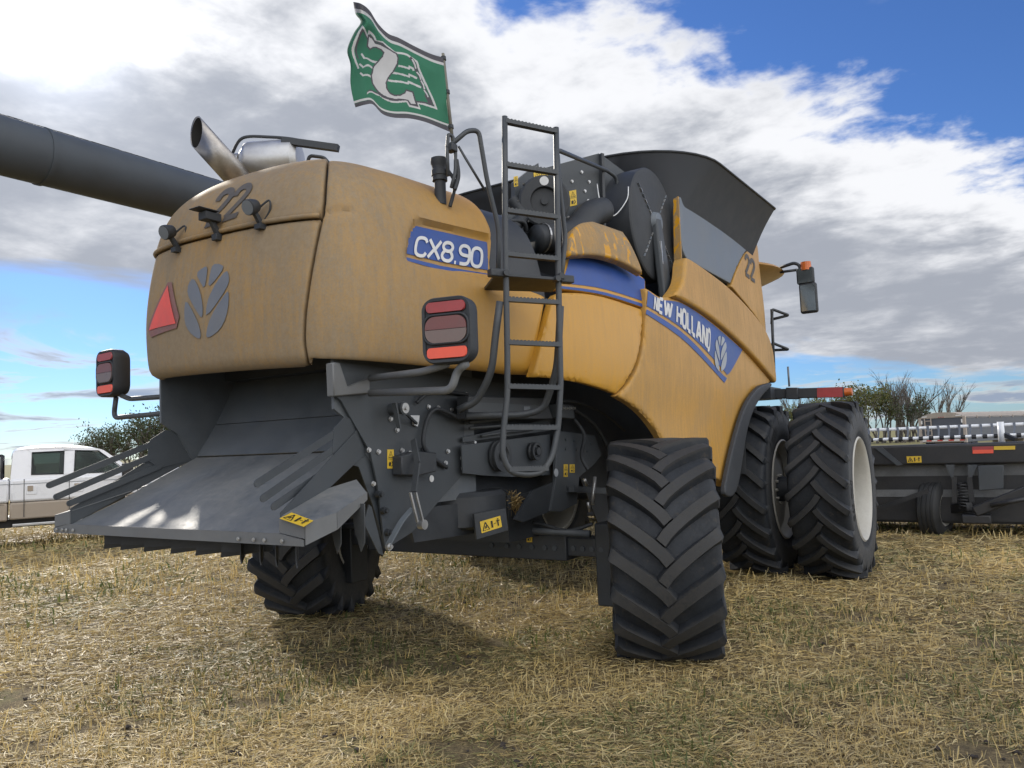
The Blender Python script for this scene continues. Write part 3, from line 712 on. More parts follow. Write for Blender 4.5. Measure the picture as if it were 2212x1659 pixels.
# pictogram plates on the box
plate('pictogram_plate', [(1132, 878), (1145, 878), (1145, 901), (1132, 901)], M_TANK, K, x=1.034, t=.003)
# bracket carrying the lamp arm
plate('lamp_bracket', [(719, 783), (735, 783), (752, 835), (800, 815), (800, 850), (722, 856)], M_EDGE, K, x=SX+.02, t=.06, bevel=.006)
def tubepart(name, pts, r, mat=M_TUBE, parent=K, rb=.08, n=10):
    return MB().tube(bend(pts, rb), r, n).build(name, mat, parent, True)
# tail lamps on swing arms
def tail_lamp(c, yaw, parent=K):
    Rz = np.array(Matrix.Rotation(yaw, 3, 'Z'))
    def L(p): return c+Rz @ A(p, float)
    W, H, D = .285, .350, .13
    def rr(w, h, r, n=6, y=0.):
        out = []
        for cx_, cz_, a0 in ((w/2-r, h/2-r, 0), (-w/2+r, h/2-r, 90), (-w/2+r, -h/2+r, 180), (w/2-r, -h/2+r, 270)):
            for k in range(n+1):
                a = R(a0+90*k/n); out.append((cx_+r*math.cos(a), y, cz_+r*math.sin(a)))
        return out
    rings = [rr(W*.86, H*.9, .07, y=D), rr(W, H, .075, y=D*.7), rr(W, H, .075, y=.015), rr(W*.95, H*.96, .065, y=0), rr(W*.84, H*.88, .05, y=.002), rr(W*.83, H*.87, .05, y=.012)]
    V = [L(p) for rg in rings for p in rg]; n = len(rings[0]); F = [tuple(range(n))]
    for i in range(len(rings)-1): F += [(i*n+k, i*n+(k+1) % n, (i+1)*n+(k+1) % n, (i+1)*n+k) for k in range(n)]
    F.append(tuple((len(rings)-1)*n+k for k in range(n))[::-1])
    h_ = MB().add(V, F).build('tail_lamp', M_PLAS, parent, 50)
    def lens(z0, z1, w, mat, nm, r):
        q = [(x_, .004, z_+(z0+z1)/2) for x_, _, z_ in rr(w, z1-z0, r)]; q2 = [(x_, -.004, (z_-(z0+z1)/2)*.94+(z0+z1)/2) for x_, _, z_ in q]; k = len(q)
        m = MB().add([L(p) for p in q]+[L((p[0]*.96, p[1], p[2])) for p in q2], [tuple(range(k, 2*k))[::-1]]+[(i, (i+1) % k, k+(i+1) % k, k+i) for i in range(k)])
        return m.build(nm, mat, h_, 40)
    lens(.092, .150, .225, M_RED, 'red_lens', .025)
    bz = rr(.25, .150, .05)
    m = MB().tube([L((p[0], .0, p[2]+.005)) for p in bz], .007, 6, closed=True); m.build('lens_bezel', M_PLAS, h_, True)
    ov_ = [(x_, z_+.002) for x_, _, z_ in rr(.236, .138, .055)]
    for nm_, mt_, sel in (('red_lens', M_LENSR, [p for p in ov_ if p[1] > .004]), ('smoked_lens', M_LENS, [p for p in ov_ if p[1] < .002])):
        if nm_ == 'red_lens': sel = [(.118, .004)]+sel+[(-.118, .004)]
        else: sel = [(-.118, .0015)]+sel+[(.118, .0015)]
        k = len(sel); MB().add([L((p[0], .004, p[1])) for p in sel]+[L((p[0]*.985, -.007, p[1])) for p in sel], [tuple(range(k, 2*k))[::-1]]+[(i, (i+1) % k, k+(i+1) % k, k+i) for i in range(k)]).build(nm_, mt_, h_, 40)
    lens(-.148, -.090, .228, M_REFL, 'reflector', .02)
    return h_
lc = at(963, 712, y=-2.28); tail_lamp(lc, R(14))
b1 = at(800, 817, x=SX+.05); b2 = at(800, 849, x=SX+.05)
tubepart('lamp_arm', [b1, at(915, 803, y=-2.24), lc+[-.04, .06, -.17]], .020, M_EDGE)
tubepart('lamp_arm', [b2, at(975, 843, y=-2.22), at(988, 800, y=-2.20), lc+[.08, .06, -.18]], .022, M_EDGE)
ll = at(226, 806, y=-2.30); tail_lamp(ll, R(-4))
tubepart('lamp_arm', [at(352, 857, x=-SX), at(280, 862, y=-2.22), ll+[.10, .07, -.17]], .018)
tubepart('lamp_arm', [at(352, 893, x=-SX), at(245, 903, y=-2.22), ll+[.03, .07, -.18]], .018)
# linkage: pivot boss, crank rods, slotted lever, arc strap
def pf(px, py, off=0.): return at(px, py, x=SX+off)
MB().lathe([(0, .035), (.10, .035), (.10, .042), (.112, .042), (.112, 0)], 16, pf(845, 884), NX).build('pivot_boss', M_GRY, K, 40)
MB().lathe([(.113, .032), (.118, .032), (.118, .012), (.13, .012), (.13, 0)], 16, pf(845, 884), NX).build('washer', M_STEEL, K, 40)
MB().bar(pf(852, 870, .11), pf(862, 925, .11), .012, .03, NX).build('crank_lever', M_GRY, K)
MB().bar(pf(868, 885, .09), pf(900, 915, .03), .014, .014, NX).build('crank_rod', M_BLK, K)
plate('rod_bracket', [(888, 897), (907, 897), (906, 908), (903, 922), (893, 918), (892, 908)], M_STEEL, K, x=SX+.02, t=.012, bevel=.002)
lev = MB()
lp_ = [pf(893, 950, .05), pf(902, 1000, .12), pf(894, 1062, .13)]
for a, b in zip(lp_[:-1], lp_[1:]): lev.bar(a, b, .014, .038, NX)
lev.build('adjust_lever', M_TUBE, K)
sl_ = MB()
for dx_ in (-6, 6): sl_.bar(pf(892+dx_, 1064, .13), pf(908+dx_, 1128, .13), .012, .012, NX)
sl_.lathe([(0, .03), (.04, .03), (.04, 0)], 14, pf(907, 1133, .10), NX); sl_.build('slotted_link', M_STEEL, K)
arc = bez([pf(891, 1098, .10), pf(868, 1125, .08), pf(848, 1160, .06), pf(837, 1180, .05)], 6)
m = MB()
for a, b in zip(arc[:-1], arc[1:]): m.bar(a, b, .008, .04, NX)
m.build('arc_strap', M_TANK, K)
MB().lathe([(0, .022), (.02, .022), (.02, .012), (.035, .012), (.035, 0)], 12, pf(837, 1181, .05), NX).build('bolt', M_STEEL, K, 40)
for px, py in ((796, 972), (817, 976), (868, 973), (885, 979), (915, 970), (967, 975), (962, 1000), (857, 929), (843, 905), (806, 1045), (997, 990), (999, 1012), (1024, 956), (975, 885), (946, 881), (925, 879), (1006, 880), (1007, 852)):
    bolt(pf(px, py, .004), NX, .012, .013)
for px, py in ((815, 1068), (826, 1103), (835, 1150)):
    MB().lathe([(0, .022), (.03, .022), (.03, .014), (.045, .014), (.045, 0)], 12, pf(px, py), NX).build('stud', M_BLK, K, 40)
plate('gear_cover', [(868, 985), (905, 975), (944, 978), (944, 1018), (905, 1028), (868, 1026)], M_BLK, K, x=SX+.08, t=.08, bevel=.006)
sticker([(836, 1012), (850, 1012), (850, 971), (836, 971)], (SX, 0, 0), NX)
MB().lathe([(0, .022), (.003, .022), (.003, 0)], 16, pf(932, 1034, .003), NX).build('round_sticker', M_WHITE, K)
tubepart('hose', bez([pf(965, 1010, .02), pf(918, 970, .03), pf(920, 915, .03), pf(938, 885, .04), pf(965, 890, .04), pf(1000, 905, .06), pf(1040, 890, .09)], 6), .014, M_PLAS, K, .01, 8)
tubepart('hose', bez([pf(900, 870, .02), pf(925, 850, .05), pf(960, 846, .05), pf(1010, 852, .03)], 5), .012, M_PLAS, K, .01, 8)
# chaff spreader pan
pc = at(985, 1075, x=.62)
pan = MB().lathe([(.05, .20), (.05, .33), (.02, .36), (-.18, .36), (-.20, .33), (-.20, .20)], 40, pc, (0, 0, 1)).build('chaff_fan_housing', M_BLK, K, 40)
MB().lathe([(-.02, .05), (.03, .05), (.03, 0)], 16, pc, (0, 0, 1)).build('fan_hub', M_GRY, pan, 40)
for k in range(4):
    a = k*math.pi/2+.4
    MB().bar(pc+A((.05*math.cos(a), .05*math.sin(a), -.02)), pc+A((.28*math.cos(a), .28*math.sin(a), -.02)), .012, .07).build('fan_blade', M_GRY, pan)
plate('fan_guard', [(880, 1100), (1025, 1085), (1040, 1150), (895, 1172)], M_BLK, K, x=SX-.02, t=.02)
sticker([(1040, 1152), (1084, 1138), (1080, 1114), (1036, 1127)], on_plane(1060, 1133, (SX+.16, 0, 0), NX), (.93, -.36, 0))
plate('fan_guard', [(1024, 1110), (1092, 1098), (1098, 1145), (1030, 1165)], M_BLK, K, p0=on_plane(1060, 1133, (SX+.16, 0, 0), NX), n=(.93, -.36, 0), t=.02)
# rear cross beam triangle sheet hanging by the wing
plate('hanger_sheet', [(797, 1090), (803, 1095), (829, 1200), (818, 1195), (786, 1130)], M_GRY, K, x=SX+.03, t=.008)
# curled blades of the left chopper tips
for xx, yy in ((1.02, -2.56), (1.10, -2.47)):
    q = A((xx, yy, 1.285)); MB().slab([q, q+[.09, 0, 0], q+[.085, 0, -.20], q+[.055, 0, -.25], q+[.01, 0, -.12]], (0, -1, .2), .008).build('deflector_blade', M_TUBE, deck_, bevel=.002)
# straw caught on the frame
q = at(1108, 1085, x=.8)
m = MB(); rs_ = np.random.default_rng(3)
for _ in range(220):
    a = q+rs_.normal(0, .03, 3); d = rs_.normal(0, 1, 3); d /= np.linalg.norm(d); b = a+d*rs_.uniform(.02, .07); wv = np.cross(d, (0.3, .8, .5)); wv = wv/np.linalg.norm(wv)*.003
    m.add([a-wv, a+wv, b+wv, b-wv], [(0, 1, 2, 3)])
tag(m.build('straw_wad', M_STRAW1, K), kind='stuff')

# ---- rear steering axle
az_ = .62
ax0 = at(1188, 1156, y=-.12); ax1 = at(1188, 1210, y=-.12)
zt, zb = float(ax0[2]), float(ax1[2])
MB().box((0, 0, (zt+zb)/2), (2.1, .26, zt-zb)).build('axle_beam', M_BLK, K, bevel=.01)
for s in (-1, 1): MB().box((s*1.2, 0, (zt+zb)/2+.01), (.55, .2, (zt-zb)*.72)).build('axle_extension', M_BLK, K, bevel=.008)
for xx in (.35, .5, .62, .74, .86, .95, 1.1, 1.18, 1.26, 1.34):
    MB().lathe([(0, .02), (.012, .02), (.012, 0)], 10, (xx, -.131 if xx < 1.04 else -.10, (zt+zb)/2), (0, -1, 0)).build('axle_bolt', M_GRY, K)
for s in (-1, 1):
    MB().box((s*1.36, 0, .62), (.14, .22, .62)).build('kingpin_housing', M_BLK, K, bevel=.012)
    tubepart('tie_rod', [(s*.2, -.18, zt+.05), (s*1.3, -.2, zt+.03)], .028, M_GRY)
tubepart('hose', bez([(.4, -.15, zt+.06), (.8, -.19, zt+.10), (1.1, -.2, zt+.05), (1.3, -.15, zt+.1)], 6), .014, M_PLAS, K, .01, 8)
plate('hydraulic_cylinder', [(1240, 1050), (1330, 1055), (1330, 1068), (1240, 1063)], M_GRY, K, x=1.05, t=.05)
for a, b in (((1262, 1035), (1268, 1048)), ((1285, 1030), (1280, 1090)), ((1270, 1085), (1275, 1105))):
    tubepart('hydraulic_fitting', [at(*a, x=1.12), at(*b, x=1.12)], .014, M_STEEL, n=8)
MB().box((0, -.3, 1.0), (1.6, .5, .35)).build('axle_support', M_BLK, K)
sticker([(1217, 1030), (1226, 1030), (1226, 1003), (1217, 1003)], (.98, 0, 0), NX); sticker([(1230, 1021), (1241, 1021), (1241, 1003), (1230, 1003)], (.98, 0, 0), NX)
MB().lathe([(0, .032), (.003, .032), (.003, 0)], 20, at(1201, 1021, x=1.0), NX).build('round_sticker', M_LOGO2, K)
sticker([(1138, 1171), (1150, 1171), (1150, 1147), (1138, 1147)], (0, -.135, 0), (0, -1, 0))
plate('arch_liner', [(1215, 835), (1335, 858), (1405, 908), (1440, 965), (1440, 1150), (1300, 1150), (1215, 935)], M_BLK, K, x=.8, t=.01)

# ---- wheels
def tyre_mesh(Rr, rim, W, n, flip, lug_w, lug_h, span, sink=0.03):
    """lathe carcass along local x plus swept chevron lugs"""
    hb = W/2; rb = Rr-lug_h
    pr = [(-hb*.88, rim-.01), (-hb*.92, rim+.02), (-hb*.99, rim+(rb-rim)*.3), (-hb*1.0, rim+(rb-rim)*.5), (-hb*.97, rim+(rb-rim)*.8), (-hb*.88, rb-.018), (-hb*.6, rb-.004), (0, rb+.006)]
    pr = pr+[(-a, b) for a, b in pr[:-1]][::-1]; pr = bez(pr, 4)
    m = MB().lathe(pr, 96)
    def crown(x): return np.interp(abs(x), [0, hb*.6, hb*.88, hb*.97, hb*1.0], [rb+.006, rb-.004, rb-.018, rim+(rb-rim)*.8, rim+(rb-rim)*.6])
    for k in range(n):
        for s in (-1, 1):
            ph0 = 2*math.pi*(k+(.5 if s > 0 else 0))/n; rings = []
            N = 10
            for i in range(N+1):
                t = i/N                                    # 0 centre .. 1 shoulder
                x = s*(-.035*W+t*(hb*1.005+.035*W)); ph = ph0+flip*span*(t**.80)
                if t > .93: x = s*hb*1.0
                lh = lug_h*(1 if t < .9 else .82); wd = lug_w*(1+.22*(t > .85)*(t-.85)/.15)
                rbase = crown(x)-.01; rt = min(rb+lug_h-.012*(abs(x)/hb)**3, rb+lug_h) if t < .93 else rb+lug_h-.03
                # local direction of the lug, to widen across it
                dphi = flip*span*.80*max(t, .08)**(-.20); dxd = s*(hb*1.005+.035*W)
                L = math.hypot(dxd, Rr*dphi); ex, ep = -Rr*dphi/L, dxd/L
                ring = []
                for q, rr_ in ((-.62, rbase), (-.42, rt), (.42, rt), (.62, rbase)):
                    xx = x+ex*wd*q; pp = ph+ep*wd*q/Rr; 
                    if abs(xx) > hb: xx = math.copysign(hb*1.0, xx)
                    ring.append((xx, -math.cos(pp)*rr_, math.sin(pp)*rr_))
                rings.append(ring)
            # shoulder foot running down the sidewall
            x = s*hb*.99; ph = ph0+flip*span; 
            rings.append([(x, -math.cos(ph+q*lug_w*1.2/Rr)*rr_, math.sin(ph+q*lug_w*1.2/Rr)*rr_) for q, rr_ in ((-.6, rim+(rb-rim)*.55), (-.4, rim+(rb-rim)*.6), (.4, rim+(rb-rim)*.6), (.6, rim+(rb-rim)*.55))])
            V = [p for rg in rings for p in rg]; F = [(0, 1, 2, 3)]
            for i in range(len(rings)-1): F += [(i*4+j, i*4+(j+1) % 4, (i+1)*4+(j+1) % 4, (i+1)*4+j) for j in range(4)]
            m.add(V, F)
    # slight squash on the ground
    v = np.array(m.v); lim = -(Rr-sink); low = v[:, 2] < lim; v[low, 2] = lim+(v[low, 2]-lim)*.15; m.v = [tuple(p) for p in v]
    me = m.mesh('tyre'); return me
def rim_mesh(rim, W, dish, n=56):
    h = W*.465
    pr = [(h, rim+.022), (h+.012, rim+.006), (h, rim-.012), (h-.03, rim-.03), (h-.10, rim-.045), (-h+.12, rim-.06), (-h+.02, rim-.02), (-h, rim+.022), (-h-.01, rim+.006)]
    m = MB().lathe(pr, n)
    m.lathe([(dish, rim-.05), (dish, rim-.12), (dish+.05, rim*.45), (dish+.05, .10), (dish+.09, .10), (dish+.09, 0)], n)
    for k in range(10):
        a = 2*math.pi*k/10; m.lathe([(dish+.05, .016), (dish+.08, .016), (dish+.08, 0)], 6, (0, math.cos(a)*.16, math.sin(a)*.16))
    return m.mesh('wheel')
def wheel(loc, rz, tm, rm, Rr, sink, flipx=False, rmat=M_RIM, tmat=M_RUB, spin=0., camber=0.):
    w_ = link('wheel', rm, rmat, K, 40); w_.location = loc
    w_.rotation_euler = (0, 0, rz+(math.pi if flipx else 0))
    t_ = link('tyre', tm, tmat, w_, 35); return w_
RT, RS = 1.60, .04
tmR = tyre_mesh(RT/2, .345, .74, 19, 1, .086, .064, .42, RS)
tmR2 = tyre_mesh(RT/2, .345, .74, 19, -1, .086, .064, .42, RS)
rmR = rim_mesh(.345, .74, -.04)
M_RUBR = tyremat('rear_tyre_rubber', (.019, .022, .027), RT/2); M_RUBF = tyremat('front_tyre_tread', (.016, .019, .024), .965, (.042, .042, .042), .31)
wheel((1.80, 0, RT/2-RS), R(23.5), tmR, rmR, RT/2, RS, tmat=M_RUBR)
wheel((-1.80, 0, RT/2-RS), R(20), tmR2, rmR, RT/2, RS, True, tmat=M_RUBR)
FT, FS = 1.93, .045
tmF = tyre_mesh(FT/2, .545, .62, 21, -1, .066, .058, .35, FS)
tmF2 = tyre_mesh(FT/2, .545, .62, 21, 1, .066, .058, .35, FS)
rmO = rim_mesh(.545, .62, -.16); rmI = rim_mesh(.545, .62, .17)
FW = 3.72
wheel((2.305, FW, FT/2-FS), 0, tmF, rmO, FT/2, FS, tmat=M_RUBF); wi = wheel((1.49, FW, FT/2-FS), 0, tmF, rmI, FT/2, FS, tmat=M_RUBF)
wheel((-2.305, FW, FT/2-FS), 0, tmF2, rmO, FT/2, FS, True, tmat=M_RUBF); wheel((-1.49, FW, FT/2-FS), 0, tmF2, rmI, FT/2, FS, True, tmat=M_RUBF)
MB().lathe([(-2.3, .14), (2.3, .14)], 16, (0, FW, FT/2-FS)).build('front_axle', M_BLK, K, True)
# sidewall lettering on the outer front tyre
def sidewall(txt, x, ang0, rad, hgt, yc, zc, parent):
    tp, tw = text_polys(txt, .2, .3); m = MB()
    for q in tp:
        P = []
        for a, b in q:
            th = R(ang0)+a*hgt*.8/rad; r_ = rad+(b-.5)*hgt; P.append((x, yc-r_*math.cos(th), zc+r_*math.sin(th)))
        m.add(P, [(0, 1, 2, 3)])
    m.build('sidewall_lettering', M_INK, parent)
sidewall('R42 CFO', .313, -20, .74, .085, 0, 0, bpy.data.objects['tyre.002'])
sidewall('C3000', .313, 40, .74, .085, 0, 0, bpy.data.objects['tyre.003'])
# ---- side panels ahead of the ladder
yb = np.array([-1.6, -1.0, -.5, 0, .4, .8, 1.2]); xb = np.array([1.24, 1.36, 1.45, 1.52, 1.565, 1.60, 1.62])
gB = interp(yb, xb)
zB = interp([1.6, 1.8, 1.9, 2.05, 2.3, 2.6, 2.8, 2.95, 3.08, 3.18, 3.25], [-.20, -.07, -.035, -.01, 0, -.02, -.055, -.11, -.20, -.34, -.5])
skB = Skin(lambda u, v: np.stack([gB(u)+zB(v), u, v], 1), -1.6, 1.2, 1.6, 3.25)
bl_ = skB.panel('side_panel', [(1152, 815, 1), (1170, 745), (1186, 680), (1198, 640), (1208, 630), (1290, 634), (1388, 668, 1), (1390, 700), (1380, 775), (1355, 826), (1331, 852, 1), (1290, 836), (1240, 823), (1190, 816)], M_YMID, K, thick=.05, rnd=.016, grid=.035)
bb = skB.panel('side_band_panel', [(1229, 556, 1), (1290, 552), (1345, 570), (1395, 600, 1), (1391, 664, 1), (1300, 634), (1205, 623, 1), (1218, 590)], M_YMID, K, thick=.05, rnd=.012, grid=.04, off=-.008)
skB.decal('blue_band', [smooth_outline([(1230, 559, 1), (1290, 555), (1345, 573), (1393, 603, 1), (1390, 650, 1), (1300, 620), (1214, 611, 1)], 2)], M_BLUE, bb, off=-.004)
skB.decal('blue_line', [smooth_outline([(1211, 617, 1), (1300, 627), (1390, 656, 1), (1390, 663, 1), (1300, 633), (1209, 622, 1)], 2)], M_BLUE, bb, off=-.0045)
# domed cover above the band
zD = interp([2.5, 2.75, 2.9, 3.0, 3.1, 3.2, 3.28, 3.34, 3.36], [.03, .02, .005, -.01, -.03, -.07, -.14, -.28, -.6])
skD = Skin(lambda u, v: np.stack([gB(u)+zD(v)+.015, u, v], 1), -1.6, 1.2, 2.5, 3.36)
dm_ = skD.panel('domed_cover', [(1231, 552, 1), (1231, 520), (1240, 492), (1256, 478), (1290, 475), (1338, 491), (1358, 515), (1380, 560), (1391, 592, 1), (1345, 564), (1290, 549)], M_YTOP, K, thick=.05, rnd=.02, grid=.03)
# big front panel: down to the mudguard, with the blue name band
yc = np.array([-.8, 0, .6, 1.2, 2.0, 3.0, 4.0, 5.0]); xc = np.array([1.44, 1.535, 1.59, 1.62, 1.635, 1.635, 1.62, 1.6])
gC = interp(yc, xc)
zC = interp([.8, 1.0, 1.3, 1.7, 2.1, 2.6, 3.1, 3.6], [.0, .005, -.02, -.035, -.01, .0, -.02, -.05])
skC = Skin(lambda u, v: np.stack([gC(u)+zC(v), u, v], 1), -.8, 5.2, .8, 3.7, 150, 90)
c1 = skC.panel('front_side_panel', [(1397, 622, 1), (1412, 632), (1425, 642), (1445, 641), (1470, 646), (1530, 684), (1600, 744), (1655, 802), (1668, 824), (1652, 832), (1618, 876), (1598, 945), (1585, 1000), (1572, 1046), (1563, 1052), (1556, 1034), (1520, 1026), (1480, 1010), (1452, 985), (1434, 953), (1404, 908), (1370, 876), (1334, 856, 1), (1360, 830), (1383, 790), (1396, 720)], M_YFRONT, K, thick=.05, rnd=.016, grid=.04)
nb = skC.decal('name_band', [smooth_outline([(1399, 628, 1), (1425, 648), (1452, 650), (1475, 655), (1530, 692), (1603, 756, 1), (1572, 815), (1564, 800), (1480, 711), (1396, 661, 1)], 2)], M_BLUE, c1, off=.004)
skC.decal('blue_line', [smooth_outline([(1396, 668, 1), (1480, 719), (1560, 810), (1570, 817, 1), (1564, 827, 1), (1478, 732), (1394, 678, 1)], 2)], M_BLUE, c1, off=.0045)
tp, tw = text_polys('NEW HOLLAND', .25, .26)
def nhmap(u, v):   # baseline bends with the band
    b0 = bez([(1411, 668), (1455, 692), (1495, 722), (1531, 757)], 10); t0 = bez([(1413, 641), (1456, 659), (1495, 684), (1533, 716)], 10)
    i = u*(len(b0)-1); j = min(int(i), len(b0)-2); f = i-j
    return tuple((1-v)*((1-f)*b0[j]+f*b0[j+1])+v*((1-f)*t0[j]+f*t0[j+1]))
letters(skC.decal, 'NEW HOLLAND', .25, .26, nhmap, M_WHITE, nb, 'printed_letter', off=.0085, grid=.05)
for lp_ in leafpx((1542, 800), (1570, 806), (1567, 733), (1542, 713)):
    skC.decal('badge_leaf', [smooth_outline(lp_, 1)], M_LOGO2, nb, off=.0085, grid=.05)
# raised sweeping cover above the band
skS = Skin(lambda u, v: np.stack([gC(u)+zC(v)+.05, u, v], 1), -.8, 5.2, .8, 3.9, 150, 90)
sw = skS.panel('sweep_cover', [(1481, 556), (1490, 556), (1530, 584), (1580, 622), (1640, 688), (1668, 735), (1677, 800), (1679, 832), (1668, 815), (1610, 748), (1535, 682), (1470, 643), (1454, 640), (1470, 622), (1479, 600)], M_YFRONT, K, thick=.09, rnd=.032, grid=.03)
# mudguard
skM = Skin(lambda u, v: np.stack([gC(u)+zC(v)+.075, u, v], 1), -.8, 5.2, .7, 3.7, 150, 90)
skM.panel('mudguard', [(1668, 826), (1655, 830), (1640, 834), (1612, 872), (1590, 940), (1574, 1010), (1564, 1062), (1572, 1074), (1586, 1072), (1596, 1050), (1606, 990), (1614, 930), (1630, 880), (1652, 848), (1667, 836)], M_PLAS, K, thick=.03, rnd=.012, grid=.03)
MB().add([(1.66, 2.66, 1.15), (1.66, 2.70, 1.5), (1.66, 2.9, 1.8), (1.66, 3.2, 2.0), (1.66, 3.7, 2.05), (1.30, 3.7, 2.05), (1.30, 3.2, 2.0), (1.30, 2.9, 1.8), (1.30, 2.70, 1.5), (1.30, 2.66, 1.15)], [(0, 1, 8, 9), (1, 2, 7, 8), (2, 3, 6, 7), (3, 4, 5, 6)]).build('wheel_liner', M_BLK, K)
# ---- grain tank side
skT = Skin(lambda u, v: np.stack([gC(u)-.10-.05*(v-3.0), u, v], 1), .2, 5.2, 2.0, 4.3, 100, 60)
tank = MB().box((0, 2.95, 3.05), (2.7, 2.3, 1.3)).build('grain_tank', M_BLK, K)
tg = skT.panel('tank_side_sheet', [(1467, 425, 1), (1478, 428), (1550, 468), (1629, 520, 1), (1606, 548), (1590, 580), (1578, 612, 1), (1530, 586), (1484, 560, 1), (1474, 540), (1469, 480)], M_TANK, K, thick=.03, rnd=.008)
ty = skT.panel('tank_corner_panel', [(1631, 521, 1), (1637, 528), (1642, 590), (1652, 670), (1656, 730, 1), (1640, 690), (1580, 618, 1), (1592, 582), (1608, 549)], M_YFRONT, K, thick=.05, rnd=.012)
tp, tw = text_polys('22', .2, .16)
letters(skT.decal, '22', .2, .16, box4((1610, 592), (1630, 608), (1629, 566), (1609, 550)), M_NUM, ty, 'printed_numeral', off=.005)
plate('tank_edge', [(1454, 430), (1465, 424), (1472, 560), (1462, 610), (1456, 560)], M_YTOP, K, y=1.52, t=.02)
plate('tank_rear_wall', [(1445, 432), (1466, 428), (1476, 640), (1430, 640)], M_BLK, K, y=1.6, t=.02)
# ---- tank extension: flared flaps
def rrect(x0, x1, y0, y1, r, z, n=10):
    out = []
    for cx_, cy_, a0 in ((x1-r, y1-r, 0), (x0+r, y1-r, 90), (x0+r, y0+r, 180), (x1-r, y0+r, 270)):
        for k in range(n+1):
            a = R(a0+90*k/n); out.append((cx_+r*math.cos(a), cy_+r*math.sin(a), z))
    return np.array(out)
lo_ = rrect(-1.42, 1.42, 1.62, 4.12, .03, 3.62); hi_ = rrect(-1.74, 1.74, 1.22, 4.15, .95, 4.30); q_ = hi_[:, 1] > 3.0; hi_[q_] = rrect(-1.78, 1.78, 1.22, 4.18, .06, 4.30)[q_]
n_ = len(lo_); m = MB(); up = []
for f in np.linspace(0, 1, 7): up.append(lo_*(1-f)+hi_*f+A([0, 0, .05*math.sin(f*math.pi)]))
inn = [q*A([.985, 1, 1])+A([0, .0, .004]) for q in up[::-1]]
V = np.vstack(up+inn); F = []
for i in range(13): F += [(i*n_+k, i*n_+(k+1) % n_, (i+1)*n_+(k+1) % n_, (i+1)*n_+k) for k in range(n_)]
ext = m.add(V, F).build('tank_extension', M_TANKB, K, 50)
MB().tube(hi_, .012, 6, closed=True).build('extension_rim', M_PLAS, ext, True)
# ---- rotary screen
DC = at(1413, 486, x=1.40); DR = .525
drum = MB().lathe([(-.42, DR*.96), (-.36, DR*.96), (-.36, DR), (-.012, DR), (0, DR-.012), (.002, DR-.03)], 64, DC, NX).build('rotary_screen', M_PLAS, K, 40)
face = MB().lathe([(.002, DR-.03), (.006, DR-.04), (.012, .12), (.012, 0)], 64, DC, NX).build('screen_face', M_PLAS, drum, True)
MB().lathe([(-.41, DR*1.03), (-.34, DR*1.03)], 64, DC, NX).build('rusty_seal', M_RUST, drum, True)
MB().lathe([(-.47, DR*1.0), (-.43, DR*1.12), (-.42, DR*1.12), (-.40, DR)], 64, DC, NX).build('screen_collar', M_GRY, drum, 40)
for k in range(4):
    a = R(45+90*k+4)
    for j in range(6):
        r0 = .12+.36*j/6; r1 = r0+.045
        MB().bar(DC+A((.014, r0*math.cos(a), r0*math.sin(a))), DC+A((.014, r1*math.cos(a), r1*math.sin(a))), .006, .016, NX).build('face_slot', M_STEEL if j % 2 == 0 else M_TANK, drum)
arm = MB()
pA = DC+A((.06, -.02, .04)); pB = pA+A((.06, .02, -.85))
skA = [pA+[0, -.06, 0], pA+[0, .05, .02], pB+[0, .13, 0], pB+[0, -.10, -.03]]
MB().slab(skA, NX, .07).build('screen_arm', M_GRY, K, bevel=.02, seg=3)
MB().lathe([(.0, .10), (.04, .085), (.05, .0)], 20, DC+A((.012, 0, .02)), NX).build('arm_hub', M_TANK, K, 40)
MB().bar(pA+[.012, -.05, -.22], pA+[.012, -.03, -.62], .012, .035, NX).build('arm_strip', M_STEEL, K)
tubepart('arm_rod', [pA+[.01, -.04, -.6], pB+[.01, -.1, -.02], pB+[.01, -.28, -.03]], .008, M_TANK, K, .03, 6)
MB().slab([pB+[-.02, -.35, .0], pB+[-.02, .3, .12], pB+[-.3, .3, -.1], pB+[-.3, -.35, -.14]], (0, 0, 1), .03).build('screen_well', M_BLK, K)
# ---- engine bay behind the ladder
EW = on_plane(1200, 440, (1.02, 0, 0), NX)
wn = A((.93, -.36, 0.)); 
plate('radiator_housing', [(1112, 392), (1163, 352), (1165, 366), (1294, 331), (1300, 560), (1230, 590), (1112, 500)], M_GRY, K, p0=EW, n=wn, t=.05)
plate('radiator_housing', [(1298, 333), (1350, 372), (1335, 420), (1322, 560), (1303, 600)], M_GRY, K, p0=EW+A((-.06, 0, 0)), n=(.97, -.24, 0), t=.03)
MB().bar(on_plane(1296, 334, EW, wn)+wn*.02, on_plane(1302, 560, EW, wn)+wn*.02, .03, .035, wn).build('housing_post', M_BLK, K)
for px, py in ((1256, 372), (1272, 393), (1263, 413), (1270, 434), (1255, 455), (1283, 470), (1235, 392), (1228, 470), (1276, 354)):
    bolt(on_plane(px, py, EW, wn)+wn*.002, wn, .011, .01)
sticker([(1231, 446), (1246, 443), (1244, 410), (1229, 413)], EW, wn); sticker([(1154, 398), (1170, 395), (1168, 368), (1152, 371)], EW, wn); sticker([(1172, 396), (1184, 393), (1182, 366), (1170, 369)], EW, wn); sticker([(1110, 404), (1119, 402), (1118, 380), (1109, 382)], EW, wn)
fc = on_plane(1150, 446, EW, wn)+wn*.16; fa = A((.62, -.78, -.06))
flt = MB().lathe([(-.32, .19), (-.03, .19), (-.03, .205), (.0, .205), (.012, .19), (.012, .115), (-.02, .105), (-.02, .03), (.0, .028), (.0, 0)], 40, fc, fa).build('air_filter', M_PLAS, K, 35)
